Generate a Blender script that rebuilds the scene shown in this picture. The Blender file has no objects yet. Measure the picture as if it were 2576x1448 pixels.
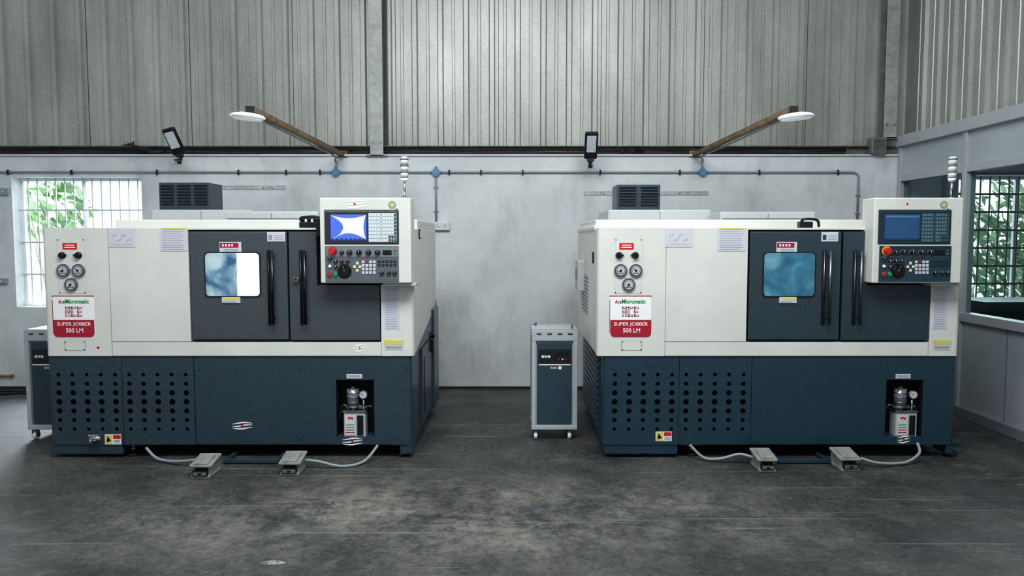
import bpy, bmesh, math, random
from mathutils import Vector, Matrix
random.seed(7)
sc = bpy.context.scene
try:
    sc.view_settings.view_transform = 'Standard'
    sc.view_settings.look = 'Medium High Contrast'
except Exception:
    pass
FPX = 1860.0; CH = 1.6; TH = math.atan(124/1860.0)
CT, ST = math.cos(TH), math.sin(TH)

def P(px, py, d):
    a = (px-1288)/FPX; b = (724-py)/FPX
    t = d/(CT+b*ST)
    return a*t, CH+t*(-ST+b*CT)
def R(px0, py0, px1, py1, d):
    ym = (py0+py1)/2
    return P(px0, ym, d)[0], P(px1, ym, d)[0], P(px0, py1, d)[1], P(px0, py0, d)[1]

# ------------------------------------------------------------------ materials
def lin(c):
    r = []
    for x in c:
        x = x/255.0
        r.append(x/12.92 if x <= 0.04045 else ((x+0.055)/1.055)**2.4)
    return (r[0], r[1], r[2], 1.0)
MC = {}
def mat(name, col, rough=0.5, metal=0.0, var=0.0, vscale=4.0, bump=0.0, bscale=200.0, emit=None, es=0.0, col2=None, spec=0.5, stretch=None, coat=0.0):
    if name in MC: return MC[name]
    m = bpy.data.materials.new(name); m.use_nodes = True
    nt = m.node_tree; b = nt.nodes['Principled BSDF']
    b.inputs['Base Color'].default_value = lin(col)
    b.inputs['Roughness'].default_value = rough
    b.inputs['Metallic'].default_value = metal
    b.inputs['Specular IOR Level'].default_value = spec
    b.inputs['Coat Weight'].default_value = coat
    b.inputs['Coat Roughness'].default_value = 0.25
    tc = nt.nodes.new('ShaderNodeTexCoord')
    if var > 0 or col2:
        mp = nt.nodes.new('ShaderNodeMapping')
        if stretch: mp.inputs['Scale'].default_value = stretch
        nt.links.new(tc.outputs['Object'], mp.inputs['Vector'])
        n = nt.nodes.new('ShaderNodeTexNoise'); n.inputs['Scale'].default_value = vscale
        n.inputs['Detail'].default_value = 8; n.inputs['Roughness'].default_value = 0.65
        nt.links.new(mp.outputs['Vector'], n.inputs['Vector'])
        cr = nt.nodes.new('ShaderNodeValToRGB')
        cr.color_ramp.elements[0].position = 0.3; cr.color_ramp.elements[1].position = 0.7
        c2 = col2 if col2 else tuple(max(0, x*(1-var)) for x in col)
        cr.color_ramp.elements[0].color = lin(c2); cr.color_ramp.elements[1].color = lin(col)
        nt.links.new(n.outputs['Fac'], cr.inputs['Fac'])
        nt.links.new(cr.outputs['Color'], b.inputs['Base Color'])
    if bump > 0:
        n2 = nt.nodes.new('ShaderNodeTexNoise'); n2.inputs['Scale'].default_value = bscale
        n2.inputs['Detail'].default_value = 3
        nt.links.new(tc.outputs['Object'], n2.inputs['Vector'])
        bp = nt.nodes.new('ShaderNodeBump'); bp.inputs['Strength'].default_value = bump
        bp.inputs['Distance'].default_value = 0.004
        nt.links.new(n2.outputs['Fac'], bp.inputs['Height'])
        nt.links.new(bp.outputs['Normal'], b.inputs['Normal'])
    if emit:
        b.inputs['Emission Color'].default_value = lin(emit); b.inputs['Emission Strength'].default_value = es
    MC[name] = m
    return m

white = mat('white_powder_coat', (222,223,217), 0.4, var=0.06, vscale=2.5, bump=0.05, bscale=300)
white2 = mat('white_cover_paint', (190,194,194), 0.45, var=0.06, vscale=3)
darkA = mat('grey_hammertone', (80,88,96), 0.38, var=0.24, vscale=75, bump=0.5, bscale=130, coat=0.35)
darkB1 = mat('blue_grey_hammertone', (54,73,86), 0.38, var=0.24, vscale=75, bump=0.5, bscale=130, coat=0.3)
darkB2 = mat('teal_blue_hammertone', (38,69,84), 0.38, var=0.22, vscale=75, bump=0.4, bscale=130, coat=0.25)
darkA2 = mat('teal_grey_hammertone', (52,70,80), 0.38, var=0.22, vscale=75, bump=0.4, bscale=130, coat=0.3)
black = mat('black_gap', (8,9,11), 0.7)
blackg = mat('black_plastic', (18,19,21), 0.35)
rubber = mat('black_rubber', (22,22,24), 0.6)
chrome = mat('chrome', (205,208,212), 0.18, metal=1.0)
dchrome = mat('dark_chrome', (66,70,74), 0.3, metal=1.0)
mchrome = mat('satin_chrome', (115,122,127), 0.3, metal=1.0)
steel = mat('brushed_steel', (150,155,160), 0.35, metal=0.9, var=0.2, vscale=20)
red = mat('red_plastic', (205,30,34), 0.4)
redp = mat('red_print', (168,30,52), 0.5)
green = mat('green_print', (30,150,70), 0.5)
gbtn = mat('green_plastic', (30,150,90), 0.4)
paper = mat('paper', (206,208,216), 0.7, var=0.03, vscale=10)
ink = mat('ink', (110,112,128), 0.8)
inkl = mat('pale_ink', (150,150,172), 0.8)
wprint = mat('white_print', (240,240,242), 0.5)
yellow = mat('yellow_label', (215,205,110), 0.5)
yel = mat('yellow_plastic', (225,185,40), 0.4)
gaugew = mat('gauge_face', (190,195,198), 0.3)
rust = mat('rusty_steel', (146,124,98), 0.8, col2=(88,70,54), vscale=14, bump=0.3, bscale=60)
lampw = mat('lamp_white', (228,232,236), 0.3, emit=(235,240,245), es=0.1)
galv = mat('galvanised', (132,136,136), 0.5, metal=0.2, var=0.25, vscale=8)
colm = mat('column_paint', (176,179,178), 0.5, metal=0.1, var=0.22, vscale=10)
conduit = mat('grey_conduit', (140,148,153), 0.5)
bluebox = mat('blue_plastic', (95,138,172), 0.5)
castg = mat('cast_grey', (150,153,150), 0.6, var=0.25, vscale=14)
alu = mat('aluminium_profile', (176,182,185), 0.45, metal=0.1, var=0.06, vscale=3)
alup = mat('aluminium_panel', (174,183,187), 0.4, metal=0.05, var=0.08, vscale=2)
stabg = mat('stabiliser_grey', (178,184,186), 0.45, var=0.05, vscale=6)
stabd = mat('stabiliser_blue_grey', (52,72,84), 0.45, var=0.1, vscale=40)

def glassmat(name, tint, gloss=0.12, rough=0.02):
    m = bpy.data.materials.new(name); m.use_nodes = True
    nt = m.node_tree; nt.nodes.clear()
    o = nt.nodes.new('ShaderNodeOutputMaterial'); mx = nt.nodes.new('ShaderNodeMixShader')
    t = nt.nodes.new('ShaderNodeBsdfTransparent'); g = nt.nodes.new('ShaderNodeBsdfGlossy')
    t.inputs['Color'].default_value = lin(tint); g.inputs['Roughness'].default_value = rough
    mx.inputs[0].default_value = gloss
    nt.links.new(t.outputs[0], mx.inputs[1]); nt.links.new(g.outputs[0], mx.inputs[2])
    nt.links.new(mx.outputs[0], o.inputs['Surface'])
    return m
glass = glassmat('partition_glass', (225,235,236), 0.06)

def leafmat(name, c1):
    m = bpy.data.materials.new(name); m.use_nodes = True
    nt = m.node_tree; nt.nodes.clear()
    o = nt.nodes.new('ShaderNodeOutputMaterial'); mx = nt.nodes.new('ShaderNodeMixShader')
    d = nt.nodes.new('ShaderNodeBsdfDiffuse'); t = nt.nodes.new('ShaderNodeBsdfTranslucent')
    d.inputs['Color'].default_value = lin(c1); t.inputs['Color'].default_value = lin(c1); mx.inputs[0].default_value = 0.6
    nt.links.new(d.outputs[0], mx.inputs[1]); nt.links.new(t.outputs[0], mx.inputs[2])
    nt.links.new(mx.outputs[0], o.inputs['Surface'])
    return m

def pane(name, c1, c2, c3, p=(0.35, 0.55, 0.7), sc_=4.5):
    m = bpy.data.materials.new(name); m.use_nodes = True
    nt = m.node_tree; b = nt.nodes['Principled BSDF']
    b.inputs['Roughness'].default_value = 0.12; b.inputs['Metallic'].default_value = 0.2
    tc = nt.nodes.new('ShaderNodeTexCoord'); n = nt.nodes.new('ShaderNodeTexNoise')
    n.inputs['Scale'].default_value = sc_; n.inputs['Detail'].default_value = 5; n.inputs['Distortion'].default_value = 0.6
    cr = nt.nodes.new('ShaderNodeValToRGB'); e = cr.color_ramp.elements
    e[0].position = p[0]; e[1].position = p[2]; e[0].color = lin(c1); e[1].color = lin(c3)
    x = e.new(p[1]); x.color = lin(c2)
    nt.links.new(tc.outputs['Object'], n.inputs['Vector']); nt.links.new(n.outputs['Fac'], cr.inputs['Fac'])
    nt.links.new(cr.outputs['Color'], b.inputs['Base Color'])
    return m
paneL = pane('door_pane_pale', (70,112,150), (140,178,198), (205,225,232), (0.38, 0.5, 0.64), 6)  # pale mottling puts the glass reflections into the base colour
paneR = pane('door_pane_teal', (56,108,136), (76,138,162), (140,184,200), (0.36, 0.54, 0.72), 6)

def plaster():
    m = bpy.data.materials.new('painted_plaster'); m.use_nodes = True
    nt = m.node_tree; b = nt.nodes['Principled BSDF']; b.inputs['Roughness'].default_value = 0.7
    tc = nt.nodes.new('ShaderNodeTexCoord')
    n = nt.nodes.new('ShaderNodeTexNoise'); n.inputs['Scale'].default_value = 1.1; n.inputs['Detail'].default_value = 11; n.inputs['Roughness'].default_value = 0.68
    cr = nt.nodes.new('ShaderNodeValToRGB'); cr.color_ramp.elements[0].position = 0.28; cr.color_ramp.elements[1].position = 0.6
    cr.color_ramp.elements[0].color = lin((180,184,186)); cr.color_ramp.elements[1].color = lin((207,211,212))
    nt.links.new(tc.outputs['Object'], n.inputs['Vector']); nt.links.new(n.outputs['Fac'], cr.inputs['Fac'])
    mp = nt.nodes.new('ShaderNodeMapping'); mp.inputs['Scale'].default_value = (2.0, 1, 0.8)
    n2 = nt.nodes.new('ShaderNodeTexNoise'); n2.inputs['Scale'].default_value = 1.0; n2.inputs['Detail'].default_value = 11; n2.inputs['Roughness'].default_value = 0.65
    nt.links.new(tc.outputs['Object'], mp.inputs['Vector']); nt.links.new(mp.outputs['Vector'], n2.inputs['Vector'])
    cr2 = nt.nodes.new('ShaderNodeValToRGB'); cr2.color_ramp.elements[0].position = 0.28; cr2.color_ramp.elements[1].position = 0.5
    cr2.color_ramp.elements[0].color = (0.72,0.72,0.73,1); cr2.color_ramp.elements[1].color = (1,1,1,1)
    nt.links.new(n2.outputs['Fac'], cr2.inputs['Fac'])
    mx = nt.nodes.new('ShaderNodeMix'); mx.data_type = 'RGBA'; mx.blend_type = 'MULTIPLY'; mx.inputs[0].default_value = 1
    nt.links.new(cr.outputs['Color'], mx.inputs[6]); nt.links.new(cr2.outputs['Color'], mx.inputs[7])
    nt.links.new(mx.outputs[2], b.inputs['Base Color'])
    bp = nt.nodes.new('ShaderNodeBump'); bp.inputs['Strength'].default_value = 0.25; bp.inputs['Distance'].default_value = 0.01
    n3 = nt.nodes.new('ShaderNodeTexNoise'); n3.inputs['Scale'].default_value = 12; n3.inputs['Detail'].default_value = 6
    nt.links.new(tc.outputs['Object'], n3.inputs['Vector']); nt.links.new(n3.outputs['Fac'], bp.inputs['Height']); nt.links.new(bp.outputs['Normal'], b.inputs['Normal'])
    return m
plast = plaster()

def cladmat():
    m = bpy.data.materials.new('corrugated_sheet_metal'); m.use_nodes = True
    nt = m.node_tree; b = nt.nodes['Principled BSDF']; b.inputs['Roughness'].default_value = 0.42; b.inputs['Metallic'].default_value = 0.3
    tc = nt.nodes.new('ShaderNodeTexCoord')
    mp = nt.nodes.new('ShaderNodeMapping'); mp.inputs['Scale'].default_value = (1.6, 1.6, 0.5)
    n = nt.nodes.new('ShaderNodeTexNoise'); n.inputs['Scale'].default_value = 1.2; n.inputs['Detail'].default_value = 8; n.inputs['Roughness'].default_value = 0.6
    nt.links.new(tc.outputs['Object'], mp.inputs['Vector']); nt.links.new(mp.outputs['Vector'], n.inputs['Vector'])
    cr = nt.nodes.new('ShaderNodeValToRGB'); cr.color_ramp.elements[0].position = 0.3; cr.color_ramp.elements[1].position = 0.7
    cr.color_ramp.elements[0].color = lin((148,149,145)); cr.color_ramp.elements[1].color = lin((182,183,178))
    nt.links.new(n.outputs['Fac'], cr.inputs['Fac'])
    v = nt.nodes.new('ShaderNodeTexNoise'); v.inputs['Scale'].default_value = 40; v.inputs['Detail'].default_value = 4
    nt.links.new(tc.outputs['Object'], v.inputs['Vector'])
    cr2 = nt.nodes.new('ShaderNodeValToRGB'); cr2.color_ramp.elements[0].position = 0.35; cr2.color_ramp.elements[1].position = 0.65
    cr2.color_ramp.elements[0].color = (0.88,0.88,0.88,1); cr2.color_ramp.elements[1].color = (1,1,1,1)
    nt.links.new(v.outputs['Fac'], cr2.inputs['Fac'])
    mx = nt.nodes.new('ShaderNodeMix'); mx.data_type = 'RGBA'; mx.blend_type = 'MULTIPLY'; mx.inputs[0].default_value = 1
    nt.links.new(cr.outputs['Color'], mx.inputs[6]); nt.links.new(cr2.outputs['Color'], mx.inputs[7])
    nt.links.new(mx.outputs[2], b.inputs['Base Color'])
    return m
clad = cladmat()

def floormat():
    m = bpy.data.materials.new('worn_concrete'); m.use_nodes = True
    nt = m.node_tree; b = nt.nodes['Principled BSDF']
    tc = nt.nodes.new('ShaderNodeTexCoord')
    def noise(s, d, r=0.6, sc3=None, dist=0, rot=0.15):
        n = nt.nodes.new('ShaderNodeTexNoise'); n.inputs['Scale'].default_value = s; n.inputs['Detail'].default_value = d
        n.inputs['Roughness'].default_value = r; n.inputs['Distortion'].default_value = dist
        if sc3:
            mp = nt.nodes.new('ShaderNodeMapping'); mp.inputs['Scale'].default_value = sc3
            mp.inputs['Rotation'].default_value = (0, 0, rot)
            nt.links.new(tc.outputs['Object'], mp.inputs['Vector']); nt.links.new(mp.outputs['Vector'], n.inputs['Vector'])
        else: nt.links.new(tc.outputs['Object'], n.inputs['Vector'])
        return n
    def ramp(src, p0, c0, p1, c1):
        cr = nt.nodes.new('ShaderNodeValToRGB'); cr.color_ramp.elements[0].position = p0; cr.color_ramp.elements[1].position = p1
        cr.color_ramp.elements[0].color = c0; cr.color_ramp.elements[1].color = c1
        nt.links.new(src, cr.inputs['Fac']); return cr
    def mix(t, a, bb, fac=1):
        mx = nt.nodes.new('ShaderNodeMix'); mx.data_type = 'RGBA'; mx.blend_type = t
        if isinstance(fac, (int, float)): mx.inputs[0].default_value = fac
        else: nt.links.new(fac, mx.inputs[0])
        nt.links.new(a, mx.inputs[6])
        if isinstance(bb, tuple): mx.inputs[7].default_value = bb
        else: nt.links.new(bb, mx.inputs[7])
        return mx.outputs[2]
    n1 = noise(1.3, 14, 0.74); c1 = ramp(n1.outputs['Fac'], 0.38, lin((54,54,55)), 0.64, lin((92,92,90)))
    n2 = noise(30, 12, 0.85); c2 = ramp(n2.outputs['Fac'], 0.38, (0.45,0.45,0.45,1), 0.62, (1.3,1.3,1.3,1))
    col = mix('MULTIPLY', c1.outputs['Color'], c2.outputs['Color'])
    # paler noise-broken band across the shop floor (object origin of the slab is y=2.515)
    mp = nt.nodes.new('ShaderNodeMapping'); mp.inputs['Location'].default_value = (0.35*0.36, -(4.2-2.515)*1.15, 0); mp.inputs['Scale'].default_value = (0.36, 1.15, 1)
    nt.links.new(tc.outputs['Object'], mp.inputs['Vector'])
    gr = nt.nodes.new('ShaderNodeTexGradient'); gr.gradient_type = 'SPHERICAL'
    nt.links.new(mp.outputs['Vector'], gr.inputs['Vector'])
    n4 = noise(5.0, 15, 0.85, (1.0, 1.0, 1)); r4 = ramp(n4.outputs['Fac'], 0.45, (0,0,0,1), 0.58, (1,1,1,1))
    n4b = noise(1.2, 6, 0.6); r4b = ramp(n4b.outputs['Fac'], 0.35, (0.25,0.25,0.25,1), 0.6, (1,1,1,1))
    ml = nt.nodes.new('ShaderNodeMath'); ml.operation = 'MULTIPLY'
    nt.links.new(gr.outputs['Fac'], ml.inputs[0]); nt.links.new(r4.outputs['Color'], ml.inputs[1])
    ml1 = nt.nodes.new('ShaderNodeMath'); ml1.operation = 'MULTIPLY'
    nt.links.new(ml.outputs[0], ml1.inputs[0]); nt.links.new(r4b.outputs['Color'], ml1.inputs[1])
    ml2 = nt.nodes.new('ShaderNodeMath'); ml2.operation = 'MULTIPLY'; ml2.use_clamp = True; ml2.inputs[1].default_value = 1.3
    nt.links.new(ml1.outputs[0], ml2.inputs[0])
    col = mix('MIX', col, lin((146,144,137)), ml2.outputs[0])
    n6 = noise(3.5, 15, 0.86, (1, 1, 1)); r6 = ramp(n6.outputs['Fac'], 0.53, (0,0,0,1), 0.62, (0.42,0.42,0.42,1))
    col = mix('MIX', col, lin((122,122,119)), r6.outputs['Color'])
    n7 = noise(2.2, 10, 0.75, None); r7 = ramp(n7.outputs['Fac'], 0.32, (0.55,0.55,0.55,1), 0.46, (1,1,1,1))
    col = mix('MULTIPLY', col, r7.outputs['Color'])
    for (sc3, rot) in (((0.5, 30, 1), 0.2), ((0.6, 34, 1), -0.5), ((0.7, 38, 1), 1.1)):
        n5 = noise(0.9, 2, 0.4, sc3, 0.5, rot); r5 = ramp(n5.outputs['Fac'], 0.712, (0,0,0,1), 0.72, (0.5,0.5,0.5,1))
        col = mix('MIX', col, lin((132,132,130)), r5.outputs['Color'])
    nt.links.new(col, b.inputs['Base Color'])
    rr = ramp(n1.outputs['Fac'], 0.3, (0.38,0.38,0.38,1), 0.7, (0.62,0.62,0.62,1))
    nt.links.new(rr.outputs['Color'], b.inputs['Roughness'])
    bp = nt.nodes.new('ShaderNodeBump'); bp.inputs['Strength'].default_value = 0.6; bp.inputs['Distance'].default_value = 0.01
    nt.links.new(n2.outputs['Fac'], bp.inputs['Height']); nt.links.new(bp.outputs['Normal'], b.inputs['Normal'])
    return m
floorm = floormat()

# ------------------------------------------------------------------ geometry helper
WP = {}
TXT = {}
def textmesh(s, bold):
    k = (s, bold)
    if k in TXT: return TXT[k]
    cu = bpy.data.curves.new('tmp', 'FONT'); cu.body = s; cu.size = 1; cu.offset = bold; cu.resolution_u = 3
    ob = bpy.data.objects.new('tmp', cu); sc.collection.objects.link(ob)
    dg = bpy.context.evaluated_depsgraph_get(); dg.update()
    me = bpy.data.meshes.new_from_object(ob.evaluated_get(dg))
    vs = [v.co.copy() for v in me.vertices]; fs = [tuple(p.vertices) for p in me.polygons]
    bpy.data.objects.remove(ob); bpy.data.curves.remove(cu); bpy.data.meshes.remove(me)
    TXT[k] = (vs, fs); return TXT[k]

class G:
    def __init__(s): s.v=[]; s.f=[]; s.mi=[]; s.sm=[]; s.mats=[]
    def add(s, vs, fs, m, smooth=False):
        if m not in s.mats: s.mats.append(m)
        i = s.mats.index(m); o = len(s.v)
        s.v += [Vector(v) for v in vs]
        for f in fs:
            s.f.append(tuple(o+k for k in f)); s.mi.append(i); s.sm.append(smooth)
        return s
    def box(s, x0, x1, y0, y1, z0, z1, m, bev=0.0, M=None, seg=2):
        bm = bmesh.new()
        bmesh.ops.create_cube(bm, size=1)
        cx, cy, cz = (x0+x1)/2, (y0+y1)/2, (z0+z1)/2
        for v in bm.verts:
            v.co = Vector((v.co.x*(x1-x0), v.co.y*(y1-y0), v.co.z*(z1-z0)))
        if bev > 0:
            bev = min(bev, 0.45*min(abs(x1-x0), abs(y1-y0), abs(z1-z0)))
            bmesh.ops.bevel(bm, geom=bm.edges[:], offset=bev, segments=seg, affect='EDGES', profile=0.5)
        bm.verts.index_update()
        vs = [v.co.copy() for v in bm.verts]
        if M is not None: vs = [M @ v for v in vs]
        vs = [v+Vector((cx, cy, cz)) for v in vs]
        s.add(vs, [[v.index for v in f.verts] for f in bm.faces], m)
        bm.free(); return s
    def prism(s, pts, ax, lo, hi, m, smooth=False):
        n = len(pts)
        def mk(p, h):
            return {'y': (p[0], h, p[1]), 'z': (p[0], p[1], h), 'x': (h, p[0], p[1])}[ax]
        vs = [mk(p, lo) for p in pts]+[mk(p, hi) for p in pts]
        s.add(vs, [list(range(n))[::-1], list(range(n, 2*n))], m)
        s.add(vs, [[i, (i+1)%n, n+(i+1)%n, n+i] for i in range(n)], m, smooth)
        return s
    def rrect(s, x0, x1, z0, z1, y0, y1, r, m, seg=5, corners=(1,1,1,1)):
        pts = []
        cs = [(x1-r, z0+r, -90, (x1,z0)), (x1-r, z1-r, 0, (x1,z1)), (x0+r, z1-r, 90, (x0,z1)), (x0+r, z0+r, 180, (x0,z0))]
        for k, (cx, cz, a0, c) in enumerate(cs):
            if corners[k]:
                for i in range(seg+1):
                    a = math.radians(a0+90*i/seg); pts.append((cx+r*math.cos(a), cz+r*math.sin(a)))
            else: pts.append(c)
        return s.prism(pts, 'y', y0, y1, m)
    def cyl(s, p0, p1, r, m, seg=20, r2=None, cap=True):
        p0 = Vector(p0); p1 = Vector(p1); r2 = r if r2 is None else r2
        d = (p1-p0).normalized(); u = d.orthogonal().normalized(); w = d.cross(u)
        a = [p0+(u*math.cos(2*math.pi*i/seg)+w*math.sin(2*math.pi*i/seg))*r for i in range(seg)]
        b = [p1+(u*math.cos(2*math.pi*i/seg)+w*math.sin(2*math.pi*i/seg))*r2 for i in range(seg)]
        s.add(a+b, [[i, (i+1)%seg, seg+(i+1)%seg, seg+i] for i in range(seg)], m, True)
        if cap: s.add(a+b, [list(range(seg))[::-1], list(range(seg, 2*seg))], m)
        return s
    def tube(s, pts, r, m, seg=8, sub=6, smooth=True):
        pts = [Vector(p) for p in pts]
        if smooth and len(pts) > 2:
            q = []
            for i in range(len(pts)-1):
                p0 = pts[max(i-1,0)]; p1 = pts[i]; p2 = pts[i+1]; p3 = pts[min(i+2, len(pts)-1)]
                for k in range(sub):
                    t = k/sub
                    q.append(0.5*((2*p1)+(-p0+p2)*t+(2*p0-5*p1+4*p2-p3)*t*t+(-p0+3*p1-3*p2+p3)*t**3))
            q.append(pts[-1]); pts = q
        rings = []; u = None
        for i, p in enumerate(pts):
            d = (pts[min(i+1, len(pts)-1)]-pts[max(i-1,0)]).normalized()
            if u is None: u = d.orthogonal().normalized()
            else:
                u = (u-d*u.dot(d)).normalized()
            w = d.cross(u)
            rings.append([p+(u*math.cos(2*math.pi*k/seg)+w*math.sin(2*math.pi*k/seg))*r for k in range(seg)])
        vs = [v for rg in rings for v in rg]; fs = []
        for i in range(len(rings)-1):
            for k in range(seg):
                fs.append([i*seg+k, i*seg+(k+1)%seg, (i+1)*seg+(k+1)%seg, (i+1)*seg+k])
        s.add(vs, fs, m, True)
        n = len(rings)
        s.add(vs, [list(range(seg))[::-1], [(n-1)*seg+k for k in range(seg)]], m)
        return s
    def ell(s, c, rad, m, nu=20, nv=12, M=None, e=1.0):
        c = Vector(c); vs = []; fs = []
        for j in range(nv+1):
            ph = math.pi*j/nv
            for i in range(nu):
                th = 2*math.pi*i/nu
                p = Vector((rad[0]*math.sin(ph)*math.cos(th), rad[1]*math.sin(ph)*math.sin(th), rad[2]*math.cos(ph)))
                if M is not None: p = M @ p
                vs.append(c+p)
        for j in range(nv):
            for i in range(nu):
                fs.append([j*nu+i, j*nu+(i+1)%nu, (j+1)*nu+(i+1)%nu, (j+1)*nu+i])
        return s.add(vs, fs, m, True)
    def disc(s, x, z, r, y0, y1, m, seg=24, r2=None):
        return s.cyl((x, y1, z), (x, y0, z), r, m, seg, r2)
    def text(s, t, x0, x1, z0, z1, y, m, bold=0.0):
        vs, fs = textmesh(t, bold)
        ax = min(v.x for v in vs); bx = max(v.x for v in vs); az = min(v.y for v in vs); bz = max(v.y for v in vs)
        return s.add([(x0+(v.x-ax)/(bx-ax)*(x1-x0), y, z0+(v.y-az)/(bz-az)*(z1-z0)) for v in vs], fs, m)
    def done(s, name, parent=None, **kw):
        me = bpy.data.meshes.new(name)
        xs = [v.x for v in s.v]; ys = [v.y for v in s.v]; zs = [v.z for v in s.v]
        c = Vector(((min(xs)+max(xs))/2, (min(ys)+max(ys))/2, min(zs)))
        me.from_pydata([tuple(v-c) for v in s.v], [], s.f)
        for m in s.mats: me.materials.append(m)
        for i, p in enumerate(me.polygons):
            p.material_index = s.mi[i]; p.use_smooth = s.sm[i]
        bm = bmesh.new(); bm.from_mesh(me); bmesh.ops.remove_doubles(bm, verts=bm.verts, dist=1e-6) 
        bmesh.ops.recalc_face_normals(bm, faces=bm.faces[:]); bm.to_mesh(me); bm.free()
        ob = bpy.data.objects.new(name, me); sc.collection.objects.link(ob)
        if parent is not None:
            ob.parent = parent; ob.location = c-WP[parent.name]
        else: ob.location = c
        WP[ob.name] = c
        for k, v in kw.items(): ob[k] = v
        return ob
def empty(name, loc, **kw):
    ob = bpy.data.objects.new(name, None); sc.collection.objects.link(ob); ob.location = loc
    ob.empty_display_size = 0.1
    WP[ob.name] = Vector(loc)
    for k, v in kw.items(): ob[k] = v
    return ob
S = dict(kind='structure')

# ------------------------------------------------------------------ room
YW = 7.8
g = G(); g.box(-9, 9, -3, 8.03, -0.1, 0, floorm); g.done('floor', **S)
w1 = R(35, 445, 360, 772, YW)
w2 = (4.68, 6.1, w1[2]+0.05, w1[3]+0.02)
ZT = P(1288, 393, YW)[1]
g = G()
xs = [-9, w1[0], w1[1], w2[0], w2[1], 9]
for i in (0, 2, 4): g.box(xs[i], xs[i+1], YW, YW+0.23, 0, ZT, plast)
for w in (w1, w2):
    g.box(w[0], w[1], YW, YW+0.23, 0, w[2], plast); g.box(w[0], w[1], YW, YW+0.23, w[3], ZT, plast)
g.done('wall_back', **S)
base_m = mat('skirting_brown', (62,48,46), 0.7, var=0.3, vscale=10)
g = G(); g.box(-8.9, 4.0, YW-0.012, YW, 0, 0.03, base_m); g.done('baseboard_back', **S)

# cladding
def ribs(x0, x1, pitch=0.272):
    pts = [(x0, 0)]; x = x0+0.05; hgt = 0.036
    while x+pitch < x1:
        pts += [(x, 0), (x+0.012, -hgt), (x+0.056, -hgt), (x+0.068, 0)]
        m = x+0.07+(pitch-0.07)/2
        pts += [(m-0.018, 0), (m-0.012, -0.008), (m+0.012, -0.008), (m+0.018, 0)]
        x += pitch
    pts.append((x1, 0)); return pts
YC = 7.97
pr = ribs(-9, 4.2)
g = G(); n = len(pr)
vs = [(p[0], YC+p[1], 2.38) for p in pr]+[(p[0], YC+p[1], 5.6) for p in pr]
g.add(vs, [[i, i+1, n+i+1, n+i] for i in range(n-1)], clad)
lapm = mat('sheet_lap_dark', (60,62,62), 0.6)
x = -9+0.05+0.07+0.03
k = 0
while x < 4.1:
    if k % 4 == 0: g.box(x, x+0.005, YC-0.004, YC, 2.38, 5.6, lapm)
    x += 0.272; k += 1
g.done('wall_back_upper', **S)
XR = 4.05
pr = ribs(2.0, 7.95, 0.25); n = len(pr); g = G()
vs = [(XR+0.12+p[1], p[0], 2.6) for p in pr]+[(XR+0.12+p[1], p[0], 5.6) for p in pr]
g.add(vs, [[i, i+1, n+i+1, n+i] for i in range(n-1)], clad)
g.done('wall_right_upper', **S)
ledge = mat('purlin_grey', (115,116,112), 0.6, metal=0.2, col2=(78,76,70), vscale=9)
z0 = ZT; z1 = P(1288, 366, YW)[1]
g = G()
g.box(-9, 4.05, YW-0.02, YW+0.2, z0, z0+0.02, plast, 0.004)
g.box(-9, 4.05, YW+0.05, YW+0.13, z0+0.02, z1-0.01, ledge, 0.003)
g.box(-9, 4.05, YW+0.0, YW+0.13, z1-0.012, z1, ledge, 0.002)
g.done('trim_1', **S)
g = G()
for k in range(3):
    zz = z0+0.03+0.022*k
    g.tube([(-6+0.5*i, YW+0.03-0.006*(k % 2), max(z0+0.028, zz+random.uniform(-0.009, 0.009))) for i in range(20)], 0.006, blackg, 6, 4)
x, z = P(345, 372, YW)
for k in range(5):
    g.tube([(x-0.05-0.03*k, YW+0.03, z+0.07-0.01*k), (x+0.03*k, YW-0.03, z+0.0), (x+0.15, YW-0.03, z-0.03-0.005*k), (x+0.28, YW+0.02, z-0.03)], 0.007, blackg, 6)
x, z = P(1590, 380, YW)
for k in range(3):
    g.tube([(x-0.12, YW+0.02, z), (x-0.03, YW-0.01, z+0.03*k-0.03), (x+0.04, YW-0.01, z-0.02*k+0.03), (x+0.13, YW+0.02, z)], 0.006, blackg, 6)
g.done('electric_cable', label='bundle of black cables running along the top of the wall', category='cable')

def column(px0, px1, pyb, Y, nm_label):
    a, b, zb, _ = R(px0, pyb-2, px1, pyb, Y)
    xm = (P(px0, 200, Y)[0]+P(px1, 200, Y)[0])/2; w = (b-a)
    g = G()
    g.box(xm-w/2, xm+w/2, Y, Y+0.012, zb, 5.6, colm, 0.002)
    g.box(xm-0.006, xm+0.006, Y+0.012, Y+0.12, zb, 5.6, galv)
    g.box(xm-w/2, xm+w/2, Y+0.12, Y+0.13, zb, 5.6, galv)
    g.box(xm-w*0.8, xm+w*0.8, Y-0.0, Y+0.13, zb-0.004, zb+0.012, galv)
    g.box(xm+w/2, xm+w/2+0.03, Y+0.1, Y+0.13, zb, 5.6, lapm)
    for k in range(2):
        g.disc(xm+w*0.3*(1 if k else -1), zb+0.14, 0.008, Y-0.008, Y, steel, 6)
    g.done('steel_column', label=nm_label, category='column')
column(929, 962, 392, YW-0.03, 'grey painted steel column rising over the ledge')
column(2228, 2260, 348, YW-0.05, 'grey painted steel column in the corner')
a, b, c, d = R(2188, 345, 2226, 402, YW-0.02)
g = G(); g.box(a, b, YW-0.06, YW+0.05, max(c, ZT+0.02), d, galv, 0.01); g.box(a+0.02, b-0.02, YW-0.065, YW-0.06, c+0.05, d-0.03, ledge, 0.002)
g.done('junction_enclosure', label='grey metal enclosure at the wall corner', category='box')

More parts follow.
